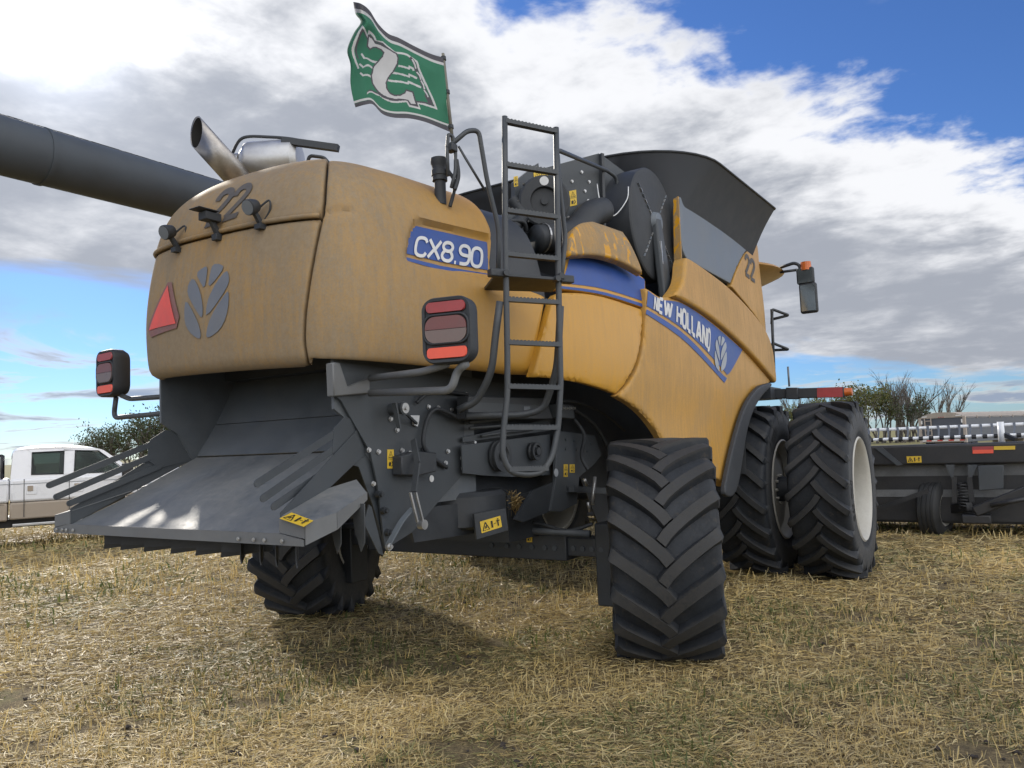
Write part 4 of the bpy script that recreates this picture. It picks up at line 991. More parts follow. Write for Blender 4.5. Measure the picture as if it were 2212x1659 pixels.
for a in (40, 130, 220, 310, 0, 265):
    q = fc+A((.5, 0, 0))*0
    e1 = np.cross(fa, (0, 0, 1)); e1 /= np.linalg.norm(e1); e2 = np.cross(e1, fa)
    q = fc+(e1*math.cos(R(a))+e2*math.sin(R(a)))*.21
    MB().tube(bez([q-fa*.03, q+fa*.02, q-fa*.05+e2*.01], 3), .006, 6).build('filter_clip', M_STEEL, flt)
MB().lathe([(.013, .036), (.015, .036), (.015, 0)], 20, fc+e2*.155, fa).build('round_sticker', M_WHITE, flt)
tubepart('intake_pipe', bez([on_plane(1135, 527, EW, wn)+wn*.14, on_plane(1185, 522, EW, wn)+wn*.16, on_plane(1225, 505, EW, wn)+wn*.12, on_plane(1260, 470, EW, wn)+wn*.08, on_plane(1300, 455, EW, wn)], 6), .115, M_PLAS, K, .01, 20)
for px in (1146, 1170):
    q = on_plane(px, 525, EW, wn)+wn*.15; MB().lathe([(-.008, .121), (.008, .121)], 24, q, np.cross(wn, (0, 0, 1))).build('pipe_clamp', M_STEEL, K)
tubepart('hose', bez([on_plane(1090, 500, EW, wn)+wn*.1, on_plane(1120, 470, EW, wn)+wn*.05, on_plane(1105, 430, EW, wn)], 6), .05, M_PLAS, K, .01, 12)
plate('engine_cover', [(1062, 470), (1112, 455), (1130, 490), (1135, 610), (1080, 615), (1062, 560)], M_GRY, K, p0=EW+wn*.05, n=wn, t=.05)
plate('bay_floor_sheet', [(1062, 560), (1235, 560), (1235, 640), (1180, 640), (1062, 600)], M_BLK, K, p0=EW+wn*.02, n=wn, t=.04)
MB().box((.45, -.55, 2.62), (1.25, 2.0, .5)).build('engine_block', M_BLK, K)
MB().box((.2, .6, 3.1), (1.5, 1.2, .7)).build('radiator_core', M_BLK, K)
tubepart('cable', bez([on_plane(1283, 400, EW, wn)+wn*.04, on_plane(1287, 440, EW, wn)+wn*.06, on_plane(1315, 470, EW, wn)+wn*.05, on_plane(1336, 440, EW, wn)+wn*.1, on_plane(1340, 410, EW, wn)+wn*.1], 6), .006, M_STEEL, K, .005, 6)

# ---- rear ladder
LP0 = A((1.56, -1.30, 0.)); LD = A((.49, .87, 0.)); LN = A((.87, -.49, 0.))
def lp3(px, py, off=0.): return on_plane(px, py, LP0, LN)+LN*off
lad = bpy.data.objects.new('ladder', None); COL.objects.link(lad); lad.parent = K
def ladpart(name, pts, r, rb=.06): return MB().tube(bend(pts, rb), r, 10).build(name, M_TUBE, lad, True)
ladpart('ladder_rail', [lp3(1090, 252), lp3(1091, 420), lp3(1093, 600), lp3(1096, 770), lp3(1096, 850), lp3(1088, 925), lp3(1085, 985), lp3(1102, 1020), lp3(1140, 1026), lp3(1172, 1020), lp3(1194, 985), lp3(1206, 920), lp3(1211, 830), lp3(1207, 640), lp3(1204, 450), lp3(1201, 276)], .0195, .05)
rungs = [((1090, 262), (1201, 285)), ((1091, 356), (1203, 374)), ((1092, 455), (1204, 470)), ((1092, 549), (1205, 560)), ((1094, 647), (1208, 654)), ((1095, 740), (1209, 745)), ((1096, 835), (1211, 838)), ((1090, 924), (1206, 924)), ((1098, 1014), (1182, 1012))]
for a, b in rungs:
    A_, B_ = lp3(*a), lp3(*b); m = MB().bar(A_, B_, .040, .026); L = np.linalg.norm(B_-A_)
    for k in range(14):
        q = A_+(B_-A_)*(k+.7)/14.6
        for o_ in (-.012, .012): m.box(q+LN*o_+[0, 0, .014], (.012, .008, .010), np.stack([LD, LN, A((0, 0, 1.))], 1))
    m.build('ladder_rung', M_TUBE, lad)
st = MB().slab([lp3(1066, 590, .03), lp3(1215, 602, .03), lp3(1225, 612, -.2), lp3(1090, 600, -.3)], (0, 0, 1), .02); st.build('ladder_landing', M_BLK, lad, bevel=.003)
for px, py in ((1072, 590), (1222, 604)): MB().box(lp3(px, py, .0), (.10, .06, .05), np.stack([LD, LN, A((0, 0, 1.))], 1)).build('ladder_clamp', M_BLK, lad, bevel=.008)
for px, py in ((1087, 592), (1206, 598), (1198, 604)):
    MB().lathe([(-.03, .02), (.03, .02)], 10, lp3(px, py, .02), LN, cap=True).build('ladder_pin', M_BLK, lad)
for a, b in ((1083, 650), (1214, 660)):
    ladpart('ladder_swing_arm', [lp3(a, b, -.02), lp3(a-6 if a < 1100 else a+2, 730, -.05), lp3(a-8 if a < 1100 else a+2, 800, -.08)]+([lp3(1060, 862, -.2), lp3(1030, 880, -.28)] if a < 1100 else [lp3(1208, 880, -.2), lp3(1170, 892, -.25), lp3(1050, 893, -.3)]), .024, .12)
# hand rails at the top
def hr(pts, r=.0165, rb=.08): return tubepart('hand_rail', pts, r, M_TUBE, K, rb)
rl = A((1.22, -1.35, 0)); rn = A((.9, -.43, 0))
def r3(px, py, off=0.): return on_plane(px, py, rl, rn)+rn*off
hr([r3(966, 320), r3(1010, 282), r3(1034, 282), r3(1052, 390), r3(1078, 495), r3(1076, 600)])
hr([r3(975, 405), r3(984, 370), r3(984, 320), r3(978, 294), r3(968, 290), r3(966, 330), r3(968, 380)], .012, .03)
hr([r3(990, 316), r3(1048, 412)], .009)
hr([lp3(1203, 326), lp3(1214, 324, -.02), at(1312, 369, x=1.22), at(1333, 384, x=1.24), at(1335, 500, x=1.22)], .0165, .07)
hr([lp3(1204, 335), lp3(1212, 400, -.02), lp3(1230, 510, -.05), lp3(1226, 545, -.05), lp3(1216, 604, -.02)], .0165, .1)
# clamp block and sensor mast by the flag
bx_ = r3(975, 320); MB().box(bx_, (.06, .06, .05)).build('rail_clamp', M_BLK, K, bevel=.006)
q = at(950, 385, x=1.0)
mst = MB().lathe([(-.16, .038), (.0, .038), (.0, .05), (.03, .05), (.035, .055), (.07, .055), (.075, .05), (.10, .05), (.115, .058), (.15, .058), (.155, 0)], 20, q+[0, 0, -.02], (0, 0, 1)).build('breather_cap', M_PLAS, K, 35)
tubepart('hose', bez([q+[.06, .0, .05], q+[.1, .03, -.05], q+[.06, .02, -.2]], 6), .012, M_PLAS, K, .01, 8)
tubepart('hose', bez([r3(986, 345), r3(990, 380), r3(982, 410)], 6), .014, M_PLAS, K, .01, 8)
# ---- exhaust and heat shield on the roof
def rp(px, py, yy): return at(px, py, y=yy)
e0, e1_ = rp(524, 396, -1.72), rp(424, 285, -1.98)
ed = (e1_-e0)/np.linalg.norm(e1_-e0)
ring = []; nE = 28; u1 = np.cross(ed, (0, 0, 1)); u1 /= np.linalg.norm(u1); u2 = np.cross(u1, ed); er = .096
V = []; cutn = A((-.25, -.9, -.35))
for t, rr_ in ((0, er), (1, er)):
    for k in range(nE):
        a = 2*math.pi*k/nE; o_ = (u1*math.cos(a)+u2*math.sin(a))*rr_
        base = e0 if t == 0 else e1_
        sh = 0 if t == 0 else -1.1*(o_ @ A((.05, -.93, -.36)))
        V.append(base+o_+ed*sh)
F = [(k, (k+1) % nE, nE+(k+1) % nE, nE+k) for k in range(nE)]
ex = MB().add(V, F).build('exhaust_pipe', M_EXH, K, True); sm_ = ex.modifiers.new('wall', 'SOLIDIFY'); sm_.thickness = .006; sm_.offset = -1
cen_ = [e0 if k < nE else e1_ for k in range(2*nE)]
Vi = [(v-cc_)*.93+cc_-(ed*.006 if i_ >= nE else -ed*.05) for i_, (v, cc_) in enumerate(zip(V, cen_))]
MB().add(Vi, F+[tuple(range(nE))]).build('exhaust_bore', pmat('soot', (.012, .011, .010), .9), ex, 40)
tubepart('exhaust_elbow', bez([e0-ed*.02, e0-ed*.1+[.08, .05, -.02], e0+[.26, .2, -.04], e0+[.4, .3, -.05]], 6), .10, M_EXH, K, .01, 20)
hs = at(575, 352, y=-1.45)
muf = MB().lathe([(-.02, 0), (-.02, .10), (.02, .15), (.05, .16), (.40, .16), (.44, .12), (.44, 0)], 32, hs+[-.12, -.1, .0], (.86, .5, 0)).build('heat_shield', M_ALU, K, 35)
MB().lathe([(-.12, .10), (.02, .105)], 24, hs+[-.16, -.13, -.03], (.86, .5, 0)).build('muffler_neck', M_ALU, K, True)
tubepart('wiring', bez([hs+[-.15, -.2, .06], hs+[-.05, -.18, .16], hs+[.10, -.05, .17], hs+[.3, .06, .13], hs+[.5, .15, .04]], 6), .012, M_PLAS, K, .01, 8)
MB().bar(hs+[.22, -.02, .12], hs+[.62, .18, .02], .05, .05).build('roof_beam', M_BLK, K)
hr([at(664, 355, y=-1.3), at(668, 336, y=-1.3), at(700, 340, y=-1.2), at(710, 352, y=-1.2)], .014, .03)
# ---- unloading auger along the left flank
AX, AZ_ = -1.72, 3.78
mt = [(0, .0), (0, .17), (.02, .2), (.3, .205), (.9, .205), (.9, .212), (.93, .212), (.93, .205), (2.42, .205), (2.42, .214), (2.46, .214), (2.46, .205), (7.2, .205), (7.25, .17), (7.25, 0)]
aug = MB().lathe(mt, 40, (AX, -3.6, AZ_), (0, 1, 0)).build('unloading_auger', M_AUG, K, 40)
m = MB(); rg_ = np.random.default_rng(5)
for i in range(60):
    yy = -3.5+i*.05+rg_.uniform(-.01, .01); m.box((AX+.02, yy, AZ_+.208), (.02, .06, .012+.006*rg_.random()))
m.build('auger_strap', M_PLAS, aug)
MB().bar((AX, .9, AZ_-.24), (-1.1, 1.4, 3.3), .1, .1).build('auger_cradle', M_BLK, K)
MB().box((-1.45, 3.6, 3.5), (.5, .5, .6)).build('auger_elbow', M_BLK, K, bevel=.05)
# left flank (seen only from the side)
for (y0, y1, z0, z1, x_) in ((-.7, 1.2, 1.9, 3.0, -1.45), (1.25, 4.2, 2.1, 3.6, -1.5)):
    MB().box((x_, (y0+y1)/2, (z0+z1)/2), (.08, y1-y0, z1-z0)).build('side_panel', M_YFRONT, K, bevel=.03)
# ---- cab, mirrors and steps
cab = MB().box((0, 5.0, 2.75), (1.9, 1.5, 1.7)).build('cab', M_BLK, K, bevel=.08)
MB().box((0, 5.0, 2.85), (1.93, 1.2, 1.0)).build('cab_window', M_GLASS, cab, bevel=.02)
rz0 = at(1690, 590, y=5.0)
roof = MB().lathe([(0, 0), (.02, .5), (.06, .9), (.12, 1.0), (.16, .97), (.2, .8), (.22, 0)], 48, (0, 0, 0), (0, 0, 1)).build('cab_roof', M_YMID, cab, 40)
roof.scale = (1.52, 1.25, 1.0); roof.location = (rz0[0]-1.52, 5.0, at(1665, 585, y=5.0)[2]-.12)
def mp(px, py, yy=5.1): return at(px, py, y=yy)
tubepart('mirror_arm', [mp(1685, 578), mp(1715, 568), mp(1726, 572), mp(1730, 585)], .022, M_BLK, K, .04)
tubepart('mirror_arm', [mp(1685, 588), mp(1722, 583)], .018, M_BLK, K)
MB().lathe([(-.05, .0), (-.05, .07), (.06, .065), (.07, 0)], 16, mp(1741, 576), (0, 0, 1)).build('beacon', M_BEAC, K, 40)
for (cx_, cy_, w_, h_) in ((1740, 596, .22, .22), (1747, 644, .22, .40)):
    c = mp(cx_, cy_); mr = MB().box(c, (w_, .09, h_)).build('mirror', M_PLAS, K, bevel=.03, seg=3)
    MB().box(c+[0, -.048, 0], (w_*.82, .004, h_*.86)).build('mirror_glass', M_GLASS, mr)
for z_ in (0, 74):
    tubepart('grab_handle', [at(1667, 700+z_, y=4.4), at(1668, 668+z_*.98, y=4.4), at(1704, 681+z_, y=4.6), at(1667, 690+z_*.9, y=4.5)], .018, M_BLK, K, .03, 8)
tubepart('grab_handle', [at(1667, 668, y=4.4), at(1672, 800, y=4.4)], .018, M_BLK, K)
wa = at(1640, 852, y=4.3); wb = at(1825, 847, y=4.3)
MB().bar(wa, wb, .10, .12).build('marker_bar', M_BLK, K, bevel=.01)
MB().bar(wa+(wb-wa)*.70+[0, -.056, 0], wa+(wb-wa)*.985+[0, -.056, 0], .004, .115).build('red_reflector', M_RED, K)
MB().lathe([(0, .05), (.08, .045), (.085, 0)], 14, wb, NX).build('amber_marker', M_BEAC, K, 40)
MB().bar(at(1700, 850, y=4.28), at(1726, 850, y=4.28), .14, .14).build('marker_hinge', M_BLK, K, bevel=.01)
tubepart('antenna', [at(1705, 835, y=4.3), at(1702, 792, y=4.3)], .012, M_TANK, K, n=8)
MB().box((.6, 4.3, 2.05), (2.0, .5, .14)).build('cab_platform', M_BLK, K)

# ================================================================== FLAG
flag = thing('flag', 'green flag with white S emblem tied to the rear hand rail, blowing out', 'flag', (1.05, -1.43, 0))
FO = A((1.05, -1.43, 0.))
pb, ptp = r3(979, 318), at(957, 118, x=1.08)
pole = MB().tube([pb-FO, ptp-FO+(ptp-pb)*.01], .011, 8).build('flag_pole', pmat('weathered_pole', (.16, .15, .12), .6, var=.3), flag, True)
topc = bez([(957, 124), (930, 116), (896, 100), (862, 82), (838, 72), (816, 50), (798, 22), (780, 8), (763, 4)], 8)
botc = bez([(974, 286), (955, 278), (920, 264), (885, 256), (850, 254), (826, 246), (806, 226), (790, 226), (768, 232)], 8)
lefc = bez([(763, 4), (768, 30), (779, 48), (764, 72), (750, 108), (757, 140), (757, 180), (763, 215), (768, 232)], 8)
def cur(C, t):
    i = np.clip(t, 0, 1)*(len(C)-1); j = np.minimum(i.astype(int), len(C)-2); f = (i-j)[:, None]; return C[j]*(1-f)+C[j+1]*f
dpole = (np.linalg.norm(pb-CAM)+np.linalg.norm(ptp-CAM))/2
def flag_fn(u, v):
    """u along the fly (0 pole..1), v up (0 bottom..1); in metres scaled by .9 / .6"""
    uu = np.clip(u/.9, 0, 1); vv_ = np.clip(v/.6, 0, 1)
    T, B = cur(topc, uu), cur(botc, uu); Lf = cur(lefc, 1-vv_); Rt = A((974, 286))*(1-vv_)[:, None]+A((957, 124))*vv_[:, None]
    cTL, cTR, cBL, cBR = topc[-1], topc[0], botc[-1], botc[0]
    S = T*vv_[:, None]+B*(1-vv_)[:, None]+Rt*(1-uu)[:, None]+Lf*uu[:, None]
    S -= (cTR*((1-uu)*vv_)[:, None]+cTL*(uu*vv_)[:, None]+cBR*((1-uu)*(1-vv_))[:, None]+cBL*(uu*(1-vv_))[:, None])
    D = FWD[None]+RGT[None]*((S[:, :1]-PX)/FP)-UPV[None]*((S[:, 1:]-PY)/FP); D /= np.linalg.norm(D, axis=1)[:, None]
    dist = dpole-.50*uu+.045*uu*np.sin(9*uu+2.2*vv_+.6)+.05*np.clip((uu-.72)/.28, 0, 1)*np.sin(16*uu+5*vv_)
    dist = dist+.10*np.clip((uu-.86)/.14, 0, 1)**2
    return CAM+D*dist[:, None]
fsk = Skin(lambda u, v: flag_fn(np.asarray(u, float), np.asarray(v, float)), .0, .9, 0, .6, 80, 60)
def cloth(name, col):
    m = bpy.data.materials.new(name); m.use_nodes = True; t = NT(m.node_tree); b = m.node_tree.nodes['Principled BSDF']
    o = t.n('ShaderNodeTexCoord').outputs['Object']; n = t.noise(o, 9, 5, .6)
    c = t.mix(n, tuple(q*.85 for q in col)+(1,), tuple(q*1.1 for q in col)+(1,)); t.set(b.inputs['Base Color'], c); b.inputs['Roughness'].default_value = .85
    tr = t.n('ShaderNodeBsdfTranslucent'); t.set(tr.inputs[0], c); mx = t.n('ShaderNodeMixShader'); mx.inputs[0].default_value = .35
    o_ = [q for q in m.node_tree.nodes if q.type == 'OUTPUT_MATERIAL'][0]
    m.node_tree.links.new(b.outputs[0], mx.inputs[1]); m.node_tree.links.new(tr.outputs[0], mx.inputs[2]); m.node_tree.links.new(mx.outputs[0], o_.inputs[0]); return m
M_FG, M_FW, M_FK = cloth('green_flag_cloth', (.042, .17, .108)), cloth('pale_flag_print', (.50, .51, .53)), cloth('dark_flag_print', (.085, .085, .10))
def z6(X, Y): return ((1300+X/2.963)*.5486, (Y/2.963)*.5486)
Sp = [(455, 430), (505, 475), (525, 510), (590, 528), (640, 556), (700, 590), (765, 628), (785, 680), (778, 740), (730, 830), (668, 912), (645, 965), (652, 1030), (690, 1090), (750, 1122), (820, 1118), (876, 1092), (892, 1060), (958, 1080), (998, 1213), (945, 1210), (908, 1162), (850, 1152), (770, 1152), (690, 1138), (610, 1100), (550, 1045), (502, 970), (487, 880), (506, 800), (560, 730), (618, 662), (634, 612), (600, 572), (540, 545), (492, 548), (466, 568), (442, 540)]
def zz_(L): return [z6(*p) for p in L]
def rib(L, w_): return [[tuple(q) for q in r_] for r_ in ribbon(zz_(L), w_)]
NU, NV = 330, 220
fu, fv = np.meshgrid(np.linspace(0, .9, NU+1), np.linspace(0, .6, NV+1), indexing='ij'); Pf = flag_fn(fu.ravel(), fv.ravel())-FO
cu, cv_ = np.meshgrid((np.arange(NU)+.5)*.9/NU, (np.arange(NV)+.5)*.6/NV, indexing='ij'); C2 = np.stack([cu.ravel(), cv_.ravel()], 1)
vn = C2[:, 1]/.6; idx = np.zeros(len(C2), np.int32)
idx[(vn < .075) | (vn > .925)] = 2; idx[((vn > .893) & (vn < .925)) | ((vn > .075) & (vn < .105))] = 1
def ink(polys, k):
    for p in polys:
        q = fsk.uvs(p)
        if len(q) > 2: idx[inpoly(C2, q)] = k
ink(rib([(440, 445), (378, 320), (300, 725), (330, 800)], 4)+rib([(440, 440), (455, 372), (515, 432), (535, 482), (610, 492), (690, 560), (760, 615), (900, 640), (1010, 720), (1030, 790), (1130, 1010), (1235, 1262), (1015, 1196), (1040, 1262), (930, 1238), (900, 1182), (780, 1192), (680, 1172), (580, 1108), (430, 1090)], 4), 1)
ink(rib([(455, 405), (440, 470), (380, 345), (330, 690)], 3)+rib([(430, 1075), (560, 1090), (680, 1155), (780, 1172), (905, 1165), (935, 1218), (1020, 1240), (1005, 1185), (1140, 1205), (1215, 1230)], 3.2)+rib([(470, 420), (520, 480), (610, 508), (690, 575), (760, 628)], 3), 2)
ink(rib([(930, 668), (975, 720), (1010, 830), (1060, 930), (1110, 1060), (1160, 1190)], 6)+rib([(1120, 1100), (1180, 1215)], 9), 2)
ink(rib([(955, 690), (990, 760), (1000, 800)], 3)+rib([(1010, 840), (1045, 880), (1060, 930)], 3)+rib([(1060, 940), (1090, 990), (1100, 1040)], 3)+rib([(1095, 1050), (1130, 1100), (1145, 1135)], 2.5), 1)
for L in ([(365, 625), (400, 680), (470, 705), (600, 725)], [(340, 745), (385, 785), (500, 800)], [(350, 850), (385, 880), (475, 895)], [(795, 768), (920, 800), (925, 780), (965, 800), (975, 825)], [(730, 850), (920, 895), (925, 870), (1015, 915)], [(665, 932), (910, 975), (915, 955), (1060, 1020)]):
    ink(rib(L, 4.2), 1)
ink(rib(Sp+[Sp[0]], 6), 2); ink([zz_(Sp)], 1)
fm = bpy.data.meshes.new('flag_cloth'); a_ = np.arange(NU*NV); i_, j_ = a_//NV, a_ % NV; q0 = i_*(NV+1)+j_
fm.from_pydata([tuple(p) for p in Pf], [], np.stack([q0, q0+NV+1, q0+NV+2, q0+1], 1).tolist())
for m_ in (M_FG, M_FW, M_FK): fm.materials.append(m_)
fm.polygons.foreach_set('material_index', idx); fm.update(); link('flag_cloth', fm, None, flag, True)
for f in (.02, .5, .97):
    q = pb+(ptp-pb)*(.2+f*.78)-FO; MB().lathe([(-.012, .018), (.012, .018)], 10, q, ptp-pb, cap=True).build('flag_tie', M_PLAS, flag)

# ---- more plumbing in the bay and on the flank
for i, (p, q, r_) in enumerate((((1015, 912), (1180, 900), .014), ((1015, 925), (1185, 916), .012), ((1040, 942), (1150, 928), .010))):
    tubepart('hydraulic_line', [pf(*p, .06), pf((p[0]+q[0])/2, (p[1]+q[1])/2-2, .07), pf(*q, .06)], r_, M_TUBE, K, .03, 8)
for (px, py, r_, xo) in ((1075, 985, .11, .06), (1150, 975, .07, .06)):
    pl_ = MB().lathe([(0, r_*.9), (0, r_), (.012, r_), (.02, r_*.86), (.03, r_*.86), (.038, r_), (.05, r_), (.05, r_*.7), (.035, r_*.6), (.035, .03), (.06, .03), (.06, 0)], 28, pf(px, py, xo), NX).build('drive_pulley', M_BLK, K, 40)
tubepart('hose', bez([pf(1240, 905, .15), pf(1262, 940, .2), pf(1256, 985, .16), pf(1270, 1015, .2)], 6), .016, M_PLAS, K, .01, 8)
tubepart('hose', bez([pf(1215, 880, .12), pf(1250, 890, .18), pf(1290, 925, .16), pf(1320, 980, .14)], 6), .016, M_PLAS, K, .01, 8)
tubepart('hose', bez([pf(1200, 870, .16), pf(1240, 868, .2), pf(1300, 890, .2), pf(1350, 930, .16)], 6), .013, M_PLAS, K, .01, 8)
plate('valve_block', [(1208, 872), (1240, 876), (1242, 905), (1212, 902)], M_GRY, K, x=1.08, t=.1, bevel=.006)
for k in range(4): bolt(at(1214+k*8, 882, x=1.081), NX, .010, .02)
for px, py in ((1222, 950), (1240, 952), (1258, 955), (1276, 958), (1222, 970), (1245, 972), (1268, 975), (1225, 1050), (1240, 1050), (1225, 1062), (1240, 1062)):
    bolt(at(px, py, x=.981), NX, .010, .008, mat=M_GRY)
for a_, b_ in (((1075, 505), (1100, 560)), ((1082, 485), (1120, 505)), ((1100, 520), (1112, 590))):
    tubepart('hose', bez([on_plane(*a_, EW, wn)+wn*.10, on_plane((a_[0]+b_[0])/2+6, (a_[1]+b_[1])/2-6, EW, wn)+wn*.14, on_plane(*b_, EW, wn)+wn*.1], 6), .018, M_PLAS, K, .01, 8)
for px, py in ((1078, 480), (1090, 530), (1125, 600), (1068, 560)): bolt(on_plane(px, py, EW, wn)+wn*.052, wn, .010, .01)
# ================================================================== GROUND
def vnoise(x, y, s, seed=0):
    x = np.asarray(x)/s; y = np.asarray(y)/s; xi = np.floor(x).astype(np.int64); yi = np.floor(y).astype(np.int64); fx = x-xi; fy = y-yi
    fx = fx*fx*(3-2*fx); fy = fy*fy*(3-2*fy)
    def h(a, b):
        n = (a*374761393+b*668265263+seed*982451653) & 0x7fffffff; n = (n ^ (n >> 13))*1274126177 & 0x7fffffff; return ((n ^ (n >> 16)) & 0xffff)/65535.
    return (h(xi, yi)*(1-fx)+h(xi+1, yi)*fx)*(1-fy)+(h(xi, yi+1)*(1-fx)+h(xi+1, yi+1)*fx)*fy
def gz(x, y):
    return .030*(vnoise(x, y, 1.7, 1)-.5)+.022*(vnoise(x, y, .42, 2)-.5)+.012*(vnoise(x, y, .14, 3)-.5)
rad = np.r_[0, np.geomspace(1.2, 1600, 230)]; na = 300
aa = np.linspace(0, 2*np.pi, na, endpoint=False)
gxx = CAM[0]+np.outer(rad, np.cos(aa)); gyy = CAM[1]+np.outer(rad, np.sin(aa))
fade = np.clip((60-rad)/40, 0, 1)[:, None]
gzz = gz(gxx, gyy)*fade
V = np.stack([gxx.ravel(), gyy.ravel(), gzz.ravel()], 1)
F = []
for i in range(len(rad)-1):
    a = i*na; b = a+na
    F += [(a+k, b+k, b+(k+1) % na, a+(k+1) % na) for k in range(na)]
gm = bpy.data.materials.new('stubble_soil'); gm.use_nodes = True; t = NT(gm.node_tree); b = gm.node_tree.nodes['Principled BSDF']
o = t.n('ShaderNodeTexCoord').outputs['Object']
n1 = t.noise(o, .9, 5, .6); n2 = t.noise(o, 7, 6, .65); n3 = t.noise(t.mapv(o, (1, 2.6, 1), (0, 0, 0), (0, 0, .5)), 55, 4, .7); n4 = t.noise(o, .09, 4, .6); n5 = t.noise(o, 2.2, 4, .6)
n6 = t.noise(t.mapv(o, (1, 7, 1), (0, 0, 0), (0, 0, .85)), 42, 3, .6); n7 = t.noise(t.mapv(o, (1, 7, 1), (0, 0, 0), (0, 0, -.45)), 42, 3, .6); n8 = t.noise(t.mapv(o, (1, 7, 1), (3, 1, 0), (0, 0, 1.9)), 42, 3, .6)
fib = t.m('MAXIMUM', n6, t.m('MAXIMUM', n7, n8))                        # crossing straw fibres
c = t.mix(t.step(t.m('ADD', t.m('MULTIPLY', fib, .85), t.m('MULTIPLY', n2, .3)), .58, .80), (.12, .093, .056, 1), (.52, .40, .20, 1))
c = t.mix(t.m('MULTIPLY', t.step(n5, .50, .68), .5), c, (.17, .175, .065, 1))
c = t.mix(t.m('MULTIPLY', t.step(t.m('ADD', t.m('MULTIPLY', n1, .5), t.m('MULTIPLY', n2, .5)), .59, .67), .7), c, (.045, .036, .030, 1))
# farther out the stubble closes up to a straw-coloured sheet
cdn = t.n('ShaderNodeVectorMath', operation='DISTANCE'); t.set(cdn.inputs[0], o); cdn.inputs[1].default_value = (4., -5.4, 0)
farc = t.mix(n4, (.33, .25, .13, 1), (.42, .33, .17, 1)); farc = t.mix(t.step(cdn.outputs['Value'], 34, 60), farc, (.20, .19, .085, 1))
c = t.mix(t.step(cdn.outputs['Value'], 9, 22), c, t.mix(t.lerp(n3, .3, .7, 0, .35), farc, (.22, .165, .085, 1)))
t.set(b.inputs['Base Color'], c); b.inputs['Roughness'].default_value = .9; b.inputs['Specular IOR Level'].default_value = .2
bp = t.n('ShaderNodeBump'); bp.inputs['Strength'].default_value = .7; bp.inputs['Distance'].default_value = .03
t.set(bp.inputs['Height'], t.m('ADD', n2, t.m('MULTIPLY', n3, .6))); gm.node_tree.links.new(bp.outputs[0], b.inputs['Normal'])
ground = MB().add(V, F).build('ground', gm, None, True); tag(ground, 'stubble field of dry soil and straw under the machines', 'ground', kind='structure')

# ---- straw, stubble and weeds
def colmat(name, rough=.7, trans=.25):
    m = bpy.data.materials.new(name); m.use_nodes = True; t = NT(m.node_tree); b = m.node_tree.nodes['Principled BSDF']
    at_ = t.n('ShaderNodeAttribute', attribute_name='tint'); c = at_.outputs['Color']
    o = t.n('ShaderNodeTexCoord').outputs['Object']; n = t.noise(o, 40, 3, .6)
    c = t.mix(t.lerp(n, .3, .7, 0., .2), c, (.26, .19, .09, 1))
    t.set(b.inputs['Base Color'], c); b.inputs['Roughness'].default_value = rough; b.inputs['Specular IOR Level'].default_value = .35
    tr = t.n('ShaderNodeBsdfTranslucent'); t.set(tr.inputs[0], c); mx = t.n('ShaderNodeMixShader'); mx.inputs[0].default_value = trans
    o_ = [q for q in m.node_tree.nodes if q.type == 'OUTPUT_MATERIAL'][0]
    m.node_tree.links.new(b.outputs[0], mx.inputs[1]); m.node_tree.links.new(tr.outputs[0], mx.inputs[2]); m.node_tree.links.new(mx.outputs[0], o_.inputs[0]); return m
M_STR = colmat('loose_straw', .55, .2); M_GRN = colmat('green_weed', .6, .35)
def ribbons(name, P, W, col, mat):
    """P: (n,k,3) centre lines, W: (n,3) half-width vectors, col: (n,3)"""
    n, k, _ = P.shape; V = np.empty((n, k, 2, 3)); sc = np.ones(k); sc[-1] = .55
    V[:, :, 0] = P-W[:, None]*sc[None, :, None]; V[:, :, 1] = P+W[:, None]*sc[None, :, None]
    V = V.reshape(-1, 3); idx = (np.arange(n)*2*k)[:, None]; q = []
    for j in range(k-1): q.append(np.stack([idx[:, 0]+2*j, idx[:, 0]+2*j+1, idx[:, 0]+2*j+3, idx[:, 0]+2*j+2], 1))
    Q = np.concatenate(q, 0); me = bpy.data.meshes.new(name); nf = len(Q)
    me.vertices.add(len(V)); me.vertices.foreach_set('co', V.astype(np.float32).ravel())
    me.loops.add(nf*4); me.loops.foreach_set('vertex_index', Q.astype(np.int32).ravel())
    me.polygons.add(nf); me.polygons.foreach_set('loop_start', np.arange(nf, dtype=np.int32)*4); me.polygons.foreach_set('loop_total', np.full(nf, 4, np.int32))
    me.update(calc_edges=True)
    ca = me.attributes.new('tint', 'FLOAT_COLOR', 'POINT'); cc_ = np.repeat(col, 2*k, 0); cc_ = np.concatenate([cc_, np.ones((len(cc_), 1))], 1); ca.data.foreach_set('color', cc_.astype(np.float32).ravel())
    return link(name, me, mat)
VAZ = math.atan2(FWD[0], FWD[1])
def scatter(n, r0, r1, p=1.0, half=44):
    u = rng.random(n); r = r0*(r1/r0)**(u**p); a = VAZ+R(half)*(2*rng.random(n)-1)
    return CAM[0]+r*np.sin(a), CAM[1]+r*np.cos(a), r
pal = np.array([(.68, .51, .20), (.72, .60, .32), (.62, .465, .20), (.56, .425, .20), (.46, .365, .20), (.70, .57, .29)])
n = 420000; x, y, r = scatter(n, 2.6, 45, 1.0)
bare = (vnoise(x, y, .55, 11)*.6+vnoise(x, y, .17, 12)*.4)
keep = bare+.12*rng.random(n) > .34; x, y, r = x[keep], y[keep], r[keep]; n = len(x)
th = rng.normal(.9, .75, n)+math.pi*(rng.random(n) < .5)+(rng.random(n) < .4)*rng.uniform(0, 6.28, n)
th = th+2*(vnoise(x, y, 1.1, 14)-.5)
